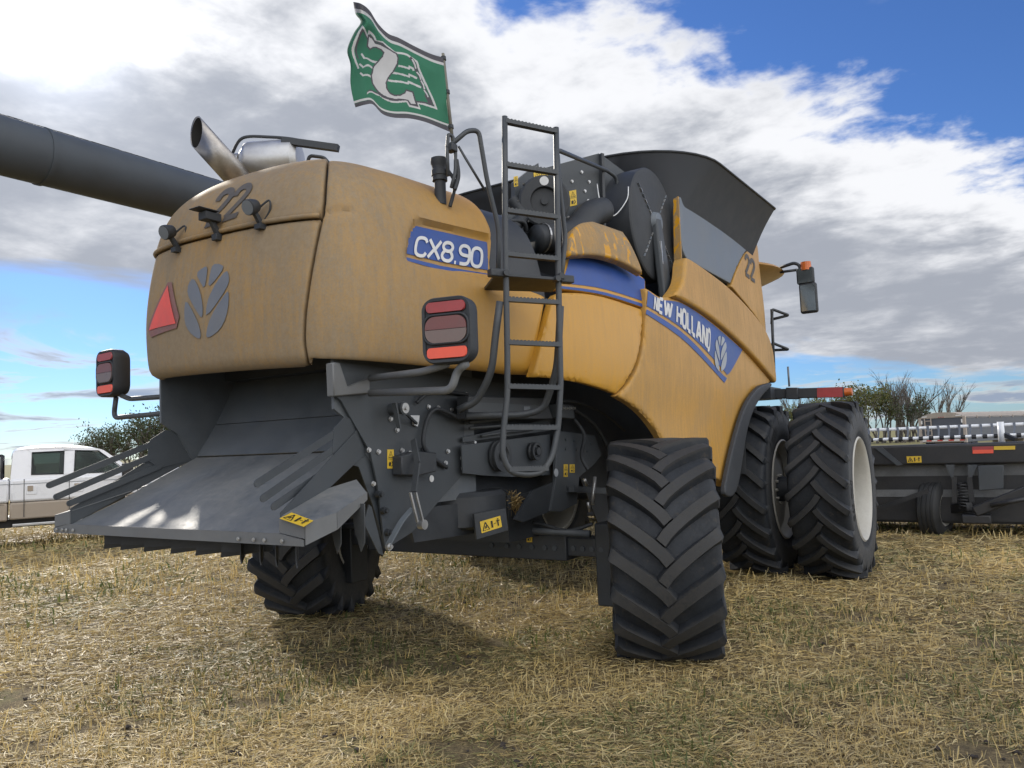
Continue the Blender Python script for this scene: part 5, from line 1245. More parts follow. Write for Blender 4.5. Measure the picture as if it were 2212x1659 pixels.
L = rng.uniform(.02, .10, n)*np.where(rng.random(n) < .10, 2.0, 1)*np.clip(r/7, .8, 1.6); el = np.abs(rng.normal(0, .16, n))+(rng.random(n) < .06)*rng.uniform(.2, .8, n)
d = np.stack([np.cos(th)*np.cos(el), np.sin(th)*np.cos(el), np.sin(el)], 1)
base = np.stack([x, y, gz(x, y)+.002+.028*rng.random(n)*np.clip(bare[keep]*1.6, .4, 1.3)], 1)
mid = base+d*L[:, None]*.5+np.stack([rng.normal(0, .06, n)*L, rng.normal(0, .06, n)*L, -.02*L], 1); tip = base+d*L[:, None]; tip[:, 2] = np.maximum(tip[:, 2]-.06*L, gz(tip[:, 0], tip[:, 1])+.003)
sidev = np.cross(d, np.array([0, 0, 1.])); sidev /= np.maximum(np.linalg.norm(sidev, axis=1)[:, None], 1e-6); roll = rng.normal(0, .5, n); upv = np.cross(sidev, d)
Wv = (sidev*np.cos(roll)[:, None]+upv*np.sin(roll)[:, None])*(rng.uniform(.0010, .0026, n)*np.clip(r/4.2, .9, 4.5))[:, None]
col = pal[rng.integers(0, len(pal), n)]*rng.uniform(.8, 1.15, (n, 1)); gpt = vnoise(x, y, .8, 21); gm_ = (gpt > .58) & (rng.random(n) < .25); col[gm_] = np.array((.27, .27, .11))
tag(ribbons('straw_litter', np.stack([base, mid, tip], 1), Wv, col, M_STR), 'loose golden straw strewn flat over the stubble field', 'straw', kind='stuff')
# standing stubble in drill rows
n = 36000; x, y, r = scatter(n, 2.8, 60, .85)
row = .19; rd = A((.93, .37)); rn2 = A((-.37, .93)); s_ = x*rn2[0]+y*rn2[1]; ds = np.round(s_/row)*row+rng.normal(0, .022, n)-s_; x = x+rn2[0]*ds; y = y+rn2[1]*ds
cl = vnoise(x, y, .9, 31)*.6+vnoise(x, y, .2, 32)*.4; wheels = [(1.8, 0, .62), (-1.8, 0, .62), (2.33, 3.72, .75), (1.58, 3.72, .75)]
ok = cl > .42
for wx, wy, wr in wheels: ok &= np.hypot(x-wx, y-wy) > wr
x, y, r = x[ok], y[ok], r[ok]; n = len(x)
H = rng.uniform(.04, .13, n)*np.where(rng.random(n) < .10, 1.7, 1.)*np.clip(r/9, .8, 1.5); tl_x, tl_y = rng.normal(0, .22, n), rng.normal(0, .22, n)
b0 = np.stack([x, y, gz(x, y)-.01], 1); tp_ = b0+np.stack([tl_x*H, tl_y*H, H], 1); md = (b0+tp_)/2+np.stack([rng.normal(0, .04, n)*H, rng.normal(0, .04, n)*H, 0*H], 1)
a = rng.uniform(0, 6.28, n); Wv = np.stack([np.cos(a), np.sin(a), 0*a], 1)*.6+A((.84, .55, 0))*.7; Wv = Wv/np.linalg.norm(Wv, axis=1)[:, None]*(rng.uniform(.0014, .0026, n)*np.clip(r/4.2, .9, 5))[:, None]
col = pal[rng.integers(0, 4, n)]*rng.uniform(.75, 1.1, (n, 1))
tag(ribbons('stubble', np.stack([b0, md, tp_], 1), Wv, col, M_STR), 'short standing stubble stalks cut in rows across the field', 'stubble', kind='stuff')
# green regrowth
n = 30000; x, y, r = scatter(n, 2.7, 32, .9)
g = vnoise(x, y, .85, 21)*.55+vnoise(x, y, .26, 22)*.45; ok = g > .55
for wx, wy, wr in wheels: ok &= np.hypot(x-wx, y-wy) > wr
x, y, r, g = x[ok], y[ok], r[ok], g[ok]; n = len(x)
H = rng.uniform(.025, .085, n)*np.clip((g-.50)*7, .4, 1.4)*np.clip(r/8, .9, 1.5); a = rng.uniform(0, 6.28, n); ln = rng.uniform(.3, 1.2, n)
b0 = np.stack([x, y, gz(x, y)-.004], 1); dr = np.stack([np.cos(a), np.sin(a), 0*a], 1); tp_ = b0+dr*(H*ln)[:, None]+np.stack([0*H, 0*H, H*.85], 1); md = b0+dr*(H*ln*.35)[:, None]+np.stack([0*H, 0*H, H*.62], 1)
Wv = np.stack([-np.sin(a), np.cos(a), 0*a], 1)*(rng.uniform(.0022, .0048, n)*np.clip(r/5, .9, 3))[:, None]
col = np.array([(.085, .125, .03), (.11, .15, .045), (.14, .165, .05), (.20, .20, .075)])[rng.integers(0, 4, n)]*rng.uniform(.8, 1.2, (n, 1))
tag(ribbons('green_regrowth', np.stack([b0, md, tp_], 1), Wv, col, M_GRN), 'low green weed regrowth between the straw', 'weeds', kind='stuff')
# soil crumbs in the bare patches
M_SOIL = pmat('dark_soil_crumbs', (.045, .036, .030), .95, var=.4, nscale=30, bump=.4)
x, y, r = scatter(2200, 2.7, 9, 1.0); bb_ = vnoise(x, y, .55, 11)*.6+vnoise(x, y, .17, 12)*.4; ok = bb_ < .36; x, y = x[ok], y[ok]
oct_ = np.array([(1, 0, 0), (0, 1, 0), (-1, 0, 0), (0, -1, 0), (0, 0, 1), (.7, .7, .7), (-.7, .7, .6), (-.7, -.7, .7), (.7, -.7, .6)])
of_ = [(0, 5, 8), (0, 1, 5), (1, 6, 5), (1, 2, 6), (2, 7, 6), (2, 3, 7), (3, 8, 7), (3, 0, 8), (4, 5, 6), (4, 6, 7), (4, 7, 8), (4, 8, 5)]
m = MB()
for i in range(len(x)):
    s_ = rng.uniform(.004, .020); m.add(oct_*s_*rng.uniform(.6, 1.3, (9, 3))+A((x[i], y[i], float(gz(x[i], y[i]))+.002)), of_)
tag(link('soil_crumbs', m.mesh('soil_crumbs', False), M_SOIL), 'dark soil crumbs in bare patches between the straw', 'soil', kind='stuff')

# ================================================================== HEADER
HY = 7.0
header = thing('combine_header', 'wide black draper header on the front of the combine with white reel bars', 'header', (0, HY, 0))
def HP(px, py, dy=0.): return at(px, py, y=HY+dy)-A((0, HY, 0))
HX = 6.2
M_HB = pmat('header_black', (.011, .013, .017), .45, var=.2, dust=.2, dustcol=(.10, .09, .08)); M_HG = pmat('header_grey_sheet', (.20, .21, .22), .5, var=.3, dust=.5, dustcol=(.07, .07, .068), nscale=3)
MB().box((0, .14, 1.165), (HX*2, .28, .29)).build('top_beam', M_HB, header, bevel=.03, seg=3)
for z0, z1, y_, mt_ in ((.855, 1.05, .20, M_HG), (.66, .855, .203, M_HB), (.555, .66, .197, M_HG), (.22, .555, .206, M_HB)):
    MB().box((0, y_, (z0+z1)/2), (HX*2, .03, z1-z0)).build('back_sheet', mt_, header)
MB().box((0, 1.0, .20), (HX*2, 1.3, .06)).build('draper_floor', M_HB, header)
for s in (-1, 1): MB().slab([(s*HX, 0, 1.3), (s*HX, 0, .2), (s*HX, 1.9, .12), (s*HX, 1.9, .5), (s*HX, .6, 1.3)], (s, 0, 0), .05).build('end_sheet', M_HB, header)
MB().slab([HP(1890, 968, -.02), HP(1905, 966, -.02), HP(1950, 1004, -.02), HP(1938, 1006, -.02)], (0, -1, 0), .02).build('beam_brace', M_GRY, header)
# stickers and reflectors on the beam
def hstick(px, mat, name, pr=None):
    P = [HP(a_, b_, -.012) for a_, b_ in px]; o_ = MB().slab(P, (0, -1, 0), .004).build(name, mat, header)
    if pr:
        tri = tri_print('warning_print', px, (0, HY-.012, 0), (0, -1, 0), o_, .003); tri.data.transform(Matrix.Translation((0, -HY, 0)))
hstick([(1960, 1000), (1991, 999), (1990, 985), (1958, 986)], M_YST, 'warning_sticker', 1)
hstick([(2101, 980), (2146, 979), (2146, 971), (2101, 972)], M_REFL, 'red_reflector'); hstick([(2100, 972), (2146, 971), (2146, 964), (2100, 965)], M_RED, 'red_reflector'); hstick([(2147, 972), (2193, 971), (2193, 963), (2147, 964)], M_YST, 'amber_reflector')
# feeder side and caster wheel arms
for x0, x1 in ((2042, 2062), (2090, 2112)):
    MB().slab([HP(x0, 1004, -.06), HP(x1, 1004, -.06), HP(x1-3 if x0 < 2080 else x1-16, 1040, -.06), HP(x0+16 if x0 < 2080 else x0+2, 1040, -.06)], (0, -1, 0), .04).build('wheel_gusset', M_GRY, header)
MB().bar(HP(2062, 1030, -.05), HP(2062, 1085, -.05), .05, .06).build('wheel_post', M_HB, header); MB().bar(HP(2094, 1030, -.05), HP(2100, 1085, -.05), .05, .06).build('wheel_post', M_HB, header)
sp_ = [HP(2078, 1042, -.06)+A((.055*math.cos(k*.7), .055*math.sin(k*.7), -k*.0046)) for k in range(78)]
MB().tube(sp_, .011, 6).build('coil_spring', M_HB, header, True)
plb = HP(2135, 1035, -.08)
MB().slab([HP(2112, 1006, -.08), HP(2168, 1005, -.08), HP(2168, 1056, -.08), HP(2114, 1060, -.08)], (0, -1, 0), .04).build('header_guard', M_GRY, header, bevel=.01)
hstick([(2130, 1038), (2154, 1037), (2154, 1026), (2130, 1027)], M_YST, 'warning_sticker')
cwp = at(2030, 1155, z=0.)-A((0, HY, 0)); CR = .40
cwc = A((cwp[0]-.02, cwp[1]+.0, CR-.015)); 
cw = MB().lathe([(-.09, .24), (-.115, .25), (-.125, .31), (-.10, CR-.02), (-.085, CR), (-.055, CR), (-.05, CR-.012), (-.04, CR-.012), (-.035, CR+.002), (-.005, CR+.002), (0, CR-.012), (.01, CR-.012), (.015, CR+.002), (.045, CR+.002), (.05, CR-.012), (.055, CR), (.085, CR), (.10, CR-.02), (.125, .31), (.115, .25), (.09, .24)], 48).build('gauge_wheel', M_RUB, header, 30)
cw.location = cwc; cw.rotation_euler = (0, R(3), R(-15)); cw.scale = (1.25, 1.04, 1.04)
MB().lathe([(.10, .245), (.112, .235), (.09, .21), (.06, .19), (.05, .06), (.09, .055), (.09, 0)], 32).build('rim', M_RIM, cw, 40)
MB().bar(cwc+A((.16, -.03, -.02)), HP(2095, 1095, -.1), .09, .12).build('wheel_arm', M_HB, header, bevel=.01)
MB().bar(HP(2105, 1105, -.2), HP(2225, 1058, -.2), .12, .14).build('wheel_arm', M_HB, header, bevel=.015)
MB().bar(HP(1900, 1098, -.1), HP(2005, 1060, -.1), .05, .06).build('skid_brace', M_HB, header)
MB().box(HP(2110, 1120, -.1), (.35, .3, .12)).build('skid_shoe', M_HB, header, bevel=.02)
tubepart('arm_spring', [HP(2140, 1092, -.3), HP(2230, 1075, -.3)], .03, M_HB, header)
# reel
RY = 1.55
for nm, z_, yy in (('reel_bar', 1.545, RY), ('reel_bar', 1.385, RY-.12)):
    MB().tube([(-HX+.2, yy, z_), (HX-.2, yy, z_)], .026, 10).build(nm, pmat('white_tube', (.75, .77, .80), .35, var=.05), header, True)
fg = MB(); fg.slab([(-.014, 0, .03), (.02, 0, .03), (.022, 0, -.04), (.0, 0, -.17), (-.02, 0, -.17), (-.008, 0, -.06)], (0, -1, 0), .02); fme = fg.mesh('reel_finger'); fme.materials.append(pmat('grey_tine', (.17, .19, .23), .5))
kn = MB(); kn.lathe([(-.03, .0), (-.03, .034), (.03, .034), (.03, 0)], 10, (0, 0, 0), (1, 0, 0)); kme = kn.mesh('reel_tine_clip'); kme.materials.append(M_HB)
i = 0
for xx in np.arange(1.55, 5.2, .145):
    f_ = bpy.data.objects.new('reel_finger', fme); COL.objects.link(f_); f_.parent = header; f_.location = (xx, RY-.03, 1.545); f_.rotation_euler = (0, R(random.uniform(-3, 3)), 0)
    f_ = bpy.data.objects.new('reel_tine_clip', kme); COL.objects.link(f_); f_.parent = header; f_.location = (xx+.05, RY-.125, 1.378)
MB().lathe([(0, .045), (.34, .045)], 12, HP(2165, 960, 1.3), (0, 0, 1), cap=True).build('reel_lift_cylinder', pmat('white_tube', (.75, .77, .80), .35), header, True)
MB().bar(HP(2160, 935, 1.35), HP(2195, 950, 1.2), .06, .06).build('reel_arm', M_HB, header)
MB().box((0, -1.2, 1.15), (1.5, 2.6, .7), np.array(Matrix.Rotation(R(-12), 3, 'X'))).build('feeder_house', M_BLK, header)

# ================================================================== PICKUP TRUCK
bp_ = CAM+ray(147, 1060)*(14.9/(ray(147, 1060) @ FWD)); hd = A((.41, .91)); ang = math.atan2(hd[1], hd[0])-math.pi/2
org = A((bp_[0], bp_[1], 0))-A((math.cos(ang), math.sin(ang), 0))*.98
truck = thing('pickup_truck', 'white crew cab pickup truck with tan lower sides parked behind the straw chute', 'pickup truck', tuple(org), ang)
def carpaint(name, col, rough=.28): 
    m = pmat(name, col, rough, var=.03, dust=.10, dustcol=(.45, .42, .37), coat=.4); return m
M_WP = carpaint('white_car_paint', (.74, .75, .78)); M_TAN = carpaint('tan_car_paint', (.30, .245, .19), .4); M_TRIM = pmat('black_trim', (.02, .02, .022), .5)
gl_ = bpy.data.materials.new('tinted_glass'); gl_.use_nodes = True; t = NT(gl_.node_tree); b = gl_.node_tree.nodes['Principled BSDF']
b.inputs['Base Color'].default_value = (.02, .03, .03, 1); b.inputs['Roughness'].default_value = .03
tr = t.n('ShaderNodeBsdfTransparent'); tr.inputs[0].default_value = (.62, .70, .68, 1); mx = t.n('ShaderNodeMixShader'); nz = t.noise(t.n('ShaderNodeTexCoord').outputs['Object'], 3, 3); t.set(mx.inputs[0], t.lerp(nz, .3, .7, .30, .46))
o_ = [q for q in gl_.node_tree.nodes if q.type == 'OUTPUT_MATERIAL'][0]; gl_.node_tree.links.new(tr.outputs[0], mx.inputs[1]); gl_.node_tree.links.new(b.outputs[0], mx.inputs[2]); gl_.node_tree.links.new(mx.outputs[0], o_.inputs[0])
def prism(pts, x0, x1, name, mat, parent=truck, bevel=0.):
    P = [(x1, a_, b_) for a_, b_ in pts]; return MB().slab(P, (1, 0, 0), x1-x0).build(name, mat, parent, bevel=bevel, seg=2)
BW = .98
def arch(yc_, r_, z0, n=8): return [(yc_+r_*math.cos(R(180-180*k/n)), z0+r_*math.sin(R(180-180*k/n))*.92) for k in range(n+1)]
# lower body, cab section and bed
prism([(-.95, 1.28), (1.2, 1.30), (1.3, 1.34), (2.0, 1.355), (2.7, 1.29), (2.9, 1.15), (2.92, .84), (-.95, .84)], -BW, BW, 'body', M_WP, bevel=.05)
prism([(-.95, .836), (2.92, .836), (2.95, .62)]+[p for p in arch(2.12, .50, .50)][::-1]+[(1.5, .52), (-.95, .52)], -BW+.01, BW-.01, 'lower_body', M_TAN, bevel=.03)
bedp = prism([(-3.75, 1.28), (-.96, 1.28), (-.96, .84), (-3.75, .84)], -BW, BW, 'bed', M_WP, bevel=.04)
prism([(-3.75, .836), (-.98, .836), (-.98, .50)]+[p for p in arch(-2.35, .50, .50)][::-1]+[(-3.75, .55)], -BW+.01, BW-.01, 'lower_bed', M_TAN, bevel=.03)
# greenhouse: roof, pillars and panes
TW = .80
def gp(s, y_, z_): return A((s*(BW-.02-(BW-.02-TW)*np.clip((z_-1.25)/.60, 0, 1)), y_, z_))
rf = [(-1.30, 1.70), (-1.22, 1.79), (-.6, 1.83), (.1, 1.825), (.52, 1.77), (.52, 1.71), (-.6, 1.76), (-1.2, 1.70)]
m = MB(); rq = bez([(-.93, 1.74), (-.84, 1.865), (-.4, 1.915), (.08, 1.90), (.45, 1.845), (.6, 1.775)], 6); nx_ = 9; V = []
for (y_, z_) in rq:
    for k in range(nx_):
        f = -1+2*k/(nx_-1); V.append((f*(TW+.01), y_, z_-.05*abs(f)**3))
for (y_, z_) in rq:
    for k in range(nx_):
        f = -1+2*k/(nx_-1); V.append((f*(TW+.01), y_, z_-.05*abs(f)**3-.05))
nq = len(rq); F = []
for i in range(nq-1):
    for k in range(nx_-1):
        a_ = i*nx_+k; F += [(a_, a_+1, a_+nx_+1, a_+nx_), (nq*nx_+a_, nq*nx_+a_+nx_, nq*nx_+a_+nx_+1, nq*nx_+a_+1)]
for i in range(nq-1):
    for k in (0, nx_-1): a_ = i*nx_+k; F.append((a_, a_+nx_, nq*nx_+a_+nx_, nq*nx_+a_))
m.add(V, F).build('cab_roof', M_WP, truck, 50)
for s in (-1, 1):
    m = MB()
    def quad(pts, t_=.05): m.slab([gp(s, *p) for p in pts], (s, 0, .3), t_)
    quad([(-.94, 1.25), (-.61, 1.25), (-.61, 1.35), (-.60, 1.76), (-.66, 1.82), (-.91, 1.77)]); m.build('cab_pillar', M_WP, truck); m = MB()
    quad([(-.08, 1.25), (.10, 1.25), (.13, 1.79), (-.06, 1.81)]); m.build('cab_pillar', M_WP, truck); m = MB()
    quad([(1.10, 1.25), (1.26, 1.25), (.62, 1.77), (.50, 1.78)]); m.build('cab_pillar', M_WP, truck); m = MB()
    quad([(-.61, 1.25), (1.12, 1.25), (1.08, 1.32), (-.61, 1.34)]); m.build('window_sill', M_WP, truck); m = MB()
    quad([(-.7, 1.83), (-.61, 1.765), (.13, 1.775), (.53, 1.755), (.60, 1.78), (.45, 1.82)], .04); m.build('roof_rail', M_WP, truck); m = MB()
    for pts in ([(-.60, 1.345), (-.08, 1.335), (-.06, 1.775), (-.59, 1.765)], [(.10, 1.333), (1.05, 1.32), (.53, 1.755), (.13, 1.78)]):
        P = [gp(s, *p)-A((s*.02, 0, 0)) for p in pts]; g_ = MB().slab(P, (s, 0, .3), .006).build('side_window', gl_, truck)
        Pq = [gp(s, *p)+A((s*.004, 0, 0)) for p in pts]; MB().tube(Pq, .012, 6, closed=True).build('window_trim', M_TRIM, g_)
ws = [gp(-1, .56, 1.78), gp(1, .56, 1.78), gp(1, 1.18, 1.26), gp(-1, 1.18, 1.26)]; MB().slab(ws, (0, .6, .6), .006).build('windscreen', gl_, truck)
rw = [gp(-1, -.91, 1.75), gp(1, -.91, 1.75), gp(1, -.94, 1.34), gp(-1, -.94, 1.34)]; MB().slab(rw, (0, -1, 0), .006).build('rear_window', gl_, truck)
MB().box((0, 1.0, 1.24), (1.6, .35, .10)).build('dashboard', M_TRIM, truck, bevel=.03)
for sx in (-.42, .42):
    for sy in (.18, -.5): 
        st_ = MB().box((sx, sy-.1, 1.25), (.48, .14, .55)).box((sx, sy-.1, 1.58), (.26, .09, .16)); st_.build('seat', M_TRIM, truck, bevel=.03)
MB().tube([(-.42+.17*math.cos(k*.4), .70+.05*math.sin(k*.4), 1.36+.17*math.sin(k*.4)) for k in range(16)], .014, 6, closed=True).build('steering_wheel', M_TRIM, truck)
# door lines, handles, badge, mirror
def line3(pts, w_=.008): 
    m = MB()
    for a_, b_ in zip(pts[:-1], pts[1:]): m.bar((BW+.001, *a_), (BW+.001, *b_), .012, .004, (1, 0, 0))
    return m
for y_ in (-.72, .02, 1.22): line3([(y_, 1.27), (y_, .56)]).build('door_gap', M_TRIM, truck)
MB().bar((BW+.002, -3.7, 1.20), (BW+.002, 2.7, 1.16), .010, .005, (1, 0, 0)).build('body_crease', M_TANK, truck)
for y_ in (-.60, .17):
    h_ = MB().box((BW+.004, y_, 1.06), (.012, .17, .17)).build('door_handle', M_WP, truck, bevel=.02); MB().box((BW+.014, y_-.02, 1.09), (.012, .09, .10)).build('handle_cup', M_TAN, h_)
MB().box((BW+.006, 1.48, 1.06), (.006, .20, .03)).build('fender_badge', M_LOGO2, truck); MB().box((BW+.006, 1.1, .88), (.006, .14, .03)).build('door_badge', M_TAN, truck)
MB().box((BW+.16, 1.02, 1.36), (.10, .20, .26)).bar((BW-.05, 1.02, 1.28), (BW+.14, 1.02, 1.28), .06, .05).build('door_mirror', M_TRIM, truck, bevel=.02)
MB().bar((BW+.03, -.9, .42), (BW+.03, 1.1, .42), .09, .05).build('running_board', M_STEEL, truck, bevel=.01)
MB().box((0, -.4, .44), (1.4, 6.4, .16)).build('chassis', M_TRIM, truck)
MB().box((0, 2.98, .62), (1.9, .16, .24)).build('bumper', M_STEEL, truck, bevel=.04)
twm = MB().lathe([(-.13, .20), (-.14, .30), (-.12, .385), (-.08, .40), (.08, .40), (.12, .385), (.14, .30), (.13, .20)], 40).mesh('truck_tyre'); trm = MB().lathe([(.10, .215), (.13, .20), (.06, .17), (.05, .06), (.11, .05), (.11, 0)], 32).mesh('truck_rim')
for s in (-1, 1):
    for y_ in (2.12, -2.35):
        w_ = link('wheel', trm, M_STEEL, truck, 40); w_.location = (s*.84, y_, .40); w_.rotation_euler = (0, 0, 0 if s > 0 else math.pi); link('tyre', twm, M_RUB, w_, 40)
rk = MB()
for z_ in (1.36, 1.48, 1.6, 1.73): 
    MB().tube([(-.85, -1.08, z_), (.85, -1.08, z_)], .022, 8).build('rack_bar', M_TRIM, truck, True)
for x_ in (-.85, -.4, .4, .85): MB().tube([(x_, -1.08, 1.26), (x_, -1.08, 1.74)], .025, 8).build('rack_post', M_TRIM, truck, True)
MB().tube(bend([(.85, -1.08, 1.73), (.85, -2.2, 1.66), (.85, -2.6, 1.30)], .2), .022, 8).build('rack_bar', M_TRIM, truck, True)

# ================================================================== GRAIN TRAILERS
M_TRS = pmat('grey_trailer_wall', (.075, .085, .108), .5, var=.08, dust=.15, dustcol=(.14, .13, .12)); M_TRF = pmat('tan_trailer_frame', (.40, .34, .29), .55, var=.1); M_TARP = pmat('faded_tarp', (.36, .31, .26), .8, var=.12)
M_RST = pmat('red_tape', (.55, .06, .05), .5); M_WST = pmat('white_tape', (.75, .74, .72), .5)
def trailer(label, loc, rz, L=7.6):
    T = thing('grain_trailer', label, 'trailer', loc, rz); Wd, zb_, zt_ = 1.3, .55, 2.08
    MB().box((0, L/2, (zb_+zt_)/2), (Wd*2, L, zt_-zb_)).build('trailer_box', M_TRS, T)
    bow = bez([(-Wd-.03, zt_-.03), (-Wd*.8, zt_+.16), (-Wd*.35, zt_+.30), (Wd*.35, zt_+.30), (Wd*.8, zt_+.16), (Wd+.03, zt_-.03)], 5); nb_ = len(bow); V = []; ns = 18
    for i in range(ns+1):
        for (a_, b_) in bow: V.append((a_, -.05+(L+.1)*i/ns, b_-(.035 if i % 3 else 0)))
    F = [(i*nb_+k, i*nb_+k+1, (i+1)*nb_+k+1, (i+1)*nb_+k) for i in range(ns) for k in range(nb_-1)]+[tuple(range(nb_)), tuple(range(ns*nb_, ns*nb_+nb_))]
    tp_ = MB().add(V, F).build('roll_tarp', M_TARP, T, 40)
    for i in range(0, ns+1, 3): MB().box((Wd+.03, -.05+(L+.1)*i/ns, zt_-.03), (.05, .05, .16)).build('tarp_bow', M_TRF, tp_)
    for x_ in (-Wd, Wd):
        for y_ in (-.01, L+.01): MB().box((x_, y_, (zb_+zt_)/2), (.16, .12, zt_-zb_+.04)).build('corner_post', M_TRF, T)
    for y_ in (-.03,):
        MB().box((0, y_, zb_+.12), (Wd*2, .06, .16)).build('rear_bumper', M_TRF, T)
        for k in range(8): MB().box((-Wd+.16+k*.325, y_-.035, zb_+.13), (.30, .01, .07)).build('tape_strip', M_RST if k % 2 else M_WST, T)
        for s in (-1, 1): MB().box((s*(Wd-.12), y_-.03, zt_-.25), (.08, .02, .22)).build('tape_strip', M_WST, T); MB().box((s*(Wd-.3), y_-.04, zt_+.08), (.30, .02, .06)).build('tape_strip', M_WST, T)
        for s in (-.13, .0, .13): MB().box((s, y_-.03, zt_+.02), (.06, .03, .05)).build('marker_lamp', M_RED, T)
    ld_ = bpy.data.objects.new('trailer_ladder', None); COL.objects.link(ld_); ld_.parent = T
    for x_ in (-.98, -.60): MB().box((x_, -.1, 1.5), (.05, .05, 1.2)).build('ladder_rail', M_TRF, ld_)
    for z_ in (1.0, 1.3, 1.6, 1.9): MB().box((-.79, -.1, z_), (.34, .04, .05)).build('ladder_rung', M_TRF, ld_)
    for y_ in (1.0, L-1.0): MB().box((0, y_, .42), (1.9, .2, .3)).build('axle_frame', M_TRF, T)
    for s in (-1, 1):
        for y_ in (.6, 1.5): MB().lathe([(-.13, 0), (-.14, .36), (.14, .36), (.14, 0)], 24, (s*1.05, y_, .36)).build('wheel', M_RUB, T, 40)
    return T
tq = CAM+ray(1982, 900)*(48/(ray(1982, 900) @ FWD)); tq2 = CAM+ray(2130, 900)*(46/(ray(2130, 900) @ FWD)); dv = (tq2-tq)[:2]; dv /= np.linalg.norm(dv); rz_ = math.atan2(dv[1], dv[0])
cen = (tq[:2]+np.array(dv)*1.3)
trailer('grey grain trailer with faded tarp and a ladder on its tail, behind the reel', (cen[0], cen[1], 0), rz_-R(20), 10.5)
tq3 = CAM+ray(2194, 900)*(57/(ray(2194, 900) @ FWD)); c2 = tq3[:2]+np.array(dv)*1.3
trailer('grey grain trailer standing beyond the one with the ladder, cut off by the reel arm', (c2[0], c2[1], 0), rz_-R(20), 9.0)

# ================================================================== TREES
M_BARK = pmat('grey_bark', (.12, .105, .09), .9, var=.25, nscale=12)
def leafmat(name, c1_, c2_):
    m = bpy.data.materials.new(name); m.use_nodes = True; t = NT(m.node_tree); b = m.node_tree.nodes['Principled BSDF']
    at_ = t.n('ShaderNodeAttribute', attribute_name='tint'); c = t.mix(at_.outputs['Fac'], tuple(c1_)+(1,), tuple(c2_)+(1,)); t.set(b.inputs['Base Color'], c); b.inputs['Roughness'].default_value = .6
    tr = t.n('ShaderNodeBsdfTranslucent'); t.set(tr.inputs[0], c); mx = t.n('ShaderNodeMixShader'); mx.inputs[0].default_value = .3
    o_ = [q for q in m.node_tree.nodes if q.type == 'OUTPUT_MATERIAL'][0]; m.node_tree.links.new(b.outputs[0], mx.inputs[1]); m.node_tree.links.new(tr.outputs[0], mx.inputs[2]); m.node_tree.links.new(mx.outputs[0], o_.inputs[0]); return m
M_L1 = leafmat('autumn_leaves', (.065, .09, .025), (.17, .15, .04)); M_L2 = leafmat('dark_leaves', (.035, .055, .02), (.075, .085, .03))
def tree_mesh(seed, H, stems, leafy, spread, leaf=.10, nleaf=2600, low=.25):
    rg = np.random.default_rng(seed); m = MB(); tips = []
    def grow(p, d, L, r_, depth):
        n_ = 4; pts = [p]; rr_ = [r_]
        for i in range(n_):
            d = d+rg.normal(0, .10, 3)+A((0, 0, .05)); d = d/np.linalg.norm(d); p = p+d*L/n_; pts.append(p); rr_.append(r_*(1-.55*(i+1)/n_))
        m.tube(pts, rr_, 5 if depth < 2 else 3, cap=False)
        if depth >= 3 or L < .25: tips.append(p); tips.append(pts[2]); return
        for k in range(rg.integers(3, 5) if depth else rg.integers(5, 8)):
            f = rg.uniform(.42 if depth == 0 else .3, 1.0); q = pts[0]+(pts[-1]-pts[0])*f; i_ = min(int(f*n_), n_-1); q = pts[i_]+(pts[i_+1]-pts[i_])*(f*n_-i_)
            a = rg.uniform(0, 6.28); tl_ = rg.uniform(.35, .85)*spread; nd = d*math.cos(tl_)+A((math.cos(a), math.sin(a), .25))*math.sin(tl_); grow(q, nd/np.linalg.norm(nd), L*rg.uniform(.42, .62), r_*.45, depth+1)
    for s_ in range(stems):
        a = rg.uniform(0, 6.28); o_ = rg.uniform(0, .12*H) if stems > 1 else 0
        grow(A((o_*math.cos(a), o_*math.sin(a), -.05)), A((.18*math.cos(a), .18*math.sin(a), 1.)), H*rg.uniform(.5, .66), H*.017, 0)
    tm_ = m.mesh('trunk', False); tm_.materials.append(M_BARK)
    cm = None
    if leafy:
        T = np.array(tips); T = T[T[:, 2] > low*H*.6]; n_ = nleaf; c = T[rg.integers(0, len(T), n_)]+rg.normal(0, .055*H, (n_, 3))*np.array([1, 1, .8]); c[:, 2] = np.maximum(c[:, 2], .08*H)
        u_ = rg.normal(0, 1, (n_, 3)); u_ /= np.linalg.norm(u_, axis=1)[:, None]; v_ = np.cross(u_, rg.normal(0, 1, (n_, 3))); v_ /= np.linalg.norm(v_, axis=1)[:, None]; s_ = (leaf*rg.uniform(.5, 1.2, n_))[:, None]
        V = np.stack([c-u_*s_, c+v_*s_*.55, c+u_*s_, c-v_*s_*.55], 1).reshape(-1, 3); cm = bpy.data.meshes.new('crown'); cm.from_pydata([tuple(q) for q in V], [], [tuple(range(4*i, 4*i+4)) for i in range(n_)])
        ca = cm.attributes.new('tint', 'FLOAT', 'POINT'); ca.data.foreach_set('value', np.repeat(np.clip(rg.normal(.45, .3, n_), 0, 1), 4).astype(np.float32))
    return tm_, cm
def place_tree(meshes, name, label, px, dist, sc, rot, group, lm=None):
    d = ray(px, 930); d = d[:2]/np.linalg.norm(d[:2]); p = CAM[:2]+d*dist
    T = thing(name, label, 'tree', (p[0], p[1], 0), rot, group); T.scale = (sc, sc, sc)
    link('trunk', meshes[0], None, T, True)
    if meshes[1]: link('crown', meshes[1], lm, T)
    return T
LA = [tree_mesh(40+i, 5.2, 2+i, True, .95, .13, 1900) for i in range(3)]
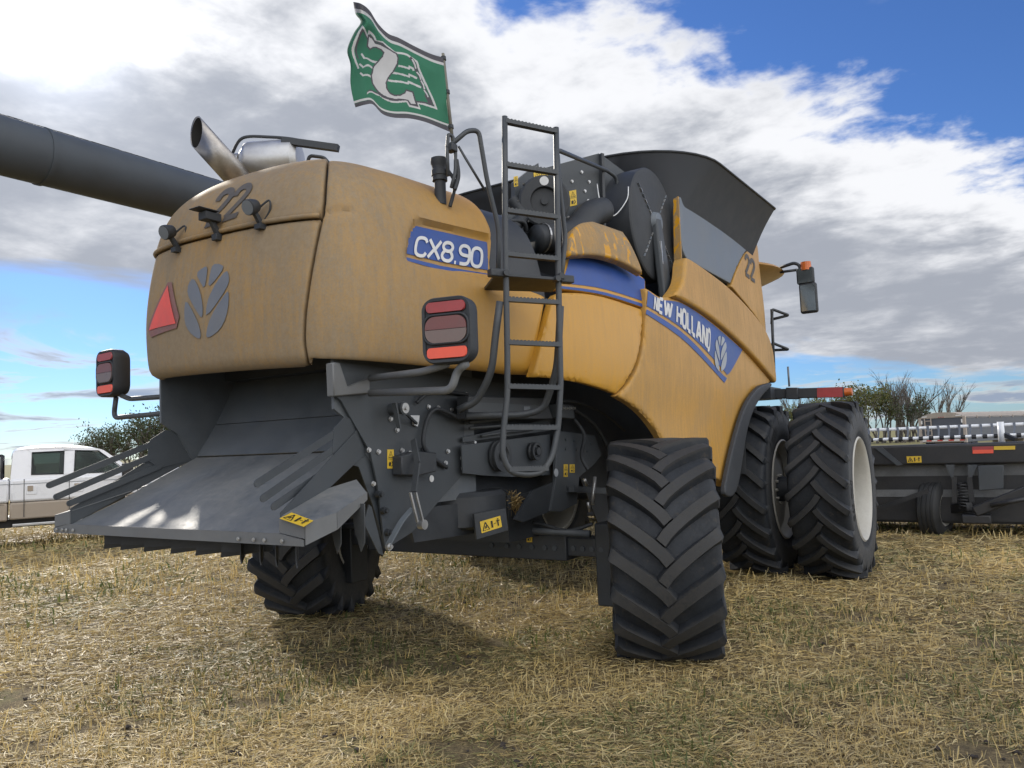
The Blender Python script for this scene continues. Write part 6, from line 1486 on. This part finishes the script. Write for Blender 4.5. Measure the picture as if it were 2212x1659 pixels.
LB = [tree_mesh(60+i, 6.4, 3, False, .5) for i in range(3)]+[tree_mesh(65, 6.2, 2, True, .55, .15, 420)]
LS = [tree_mesh(80+i, 3.6, 4, True, .9, .07, 1300, .45) for i in range(3)]
gl1 = 'leafy trees beyond the twin front wheels'
for i, (px, ds, sc, v) in enumerate(((1672, 92, .80, 0), (1705, 88, .86, 1), (1742, 95, .98, 2), (1775, 90, .92, 0), (1812, 96, 1.0, 1), (1868, 84, 1.16, 2), (1893, 90, 1.08, 0))):
    place_tree(LA[v], 'leafy_tree', 'green and russet leafy tree in the row beyond the twin front wheels', px, ds, sc, i*1.3, gl1, M_L1)
for i, (px, ds, sc, v) in enumerate(((1722, 99, 1.06, 0), (1745, 101, 1.12, 1), (1768, 100, 1.10, 2), (1800, 102, 1.08, 0), (1905, 92, 1.05, 2), (1921, 90, 1.16, 1), (1938, 94, 1.20, 0), (1955, 92, 1.12, 2), (1978, 95, 1.25, 1), (1996, 91, 1.02, 0), (2020, 95, 1.14, 2), (2036, 97, .95, 1))):
    place_tree(LB[v], 'bare_tree', 'bare leafless tree with thin upright branches above the front wheels or the trailers' if 0 else ('bare leafless tree rising above the marker bar beyond the front wheels' if px < 1850 else 'bare leafless tree with thin upright branches behind the reel and trailers'), px, ds, sc, i*.9+.3, 'bare trees beyond the front wheels' if px < 1850 else 'bare trees behind the trailers')
for i, (px, ds, sc) in enumerate(((1945, 88, .82), (1968, 90, .75), (2003, 91, .85))):
    place_tree(LB[3], 'half_bare_tree', 'sparse tree with a few green tufts among the bare trees', px, ds, sc, i*2.1, 'half bare trees by the trailers', M_L2)
for i, (px, ds, sc, v) in enumerate(((195, 47, .78, 0), (222, 44, .92, 1), (250, 46, .97, 2), (282, 43, 1.06, 0), (312, 45, 1.12, 1), (343, 43, 1.15, 2), (372, 45, 1.1, 0), (400, 44, 1.1, 1))):
    place_tree(LS[v], 'shrubby_tree', 'dark backlit shrubby tree in the thicket behind the pickup', px, ds, sc, i*1.7, 'thicket behind the pickup', M_L2)
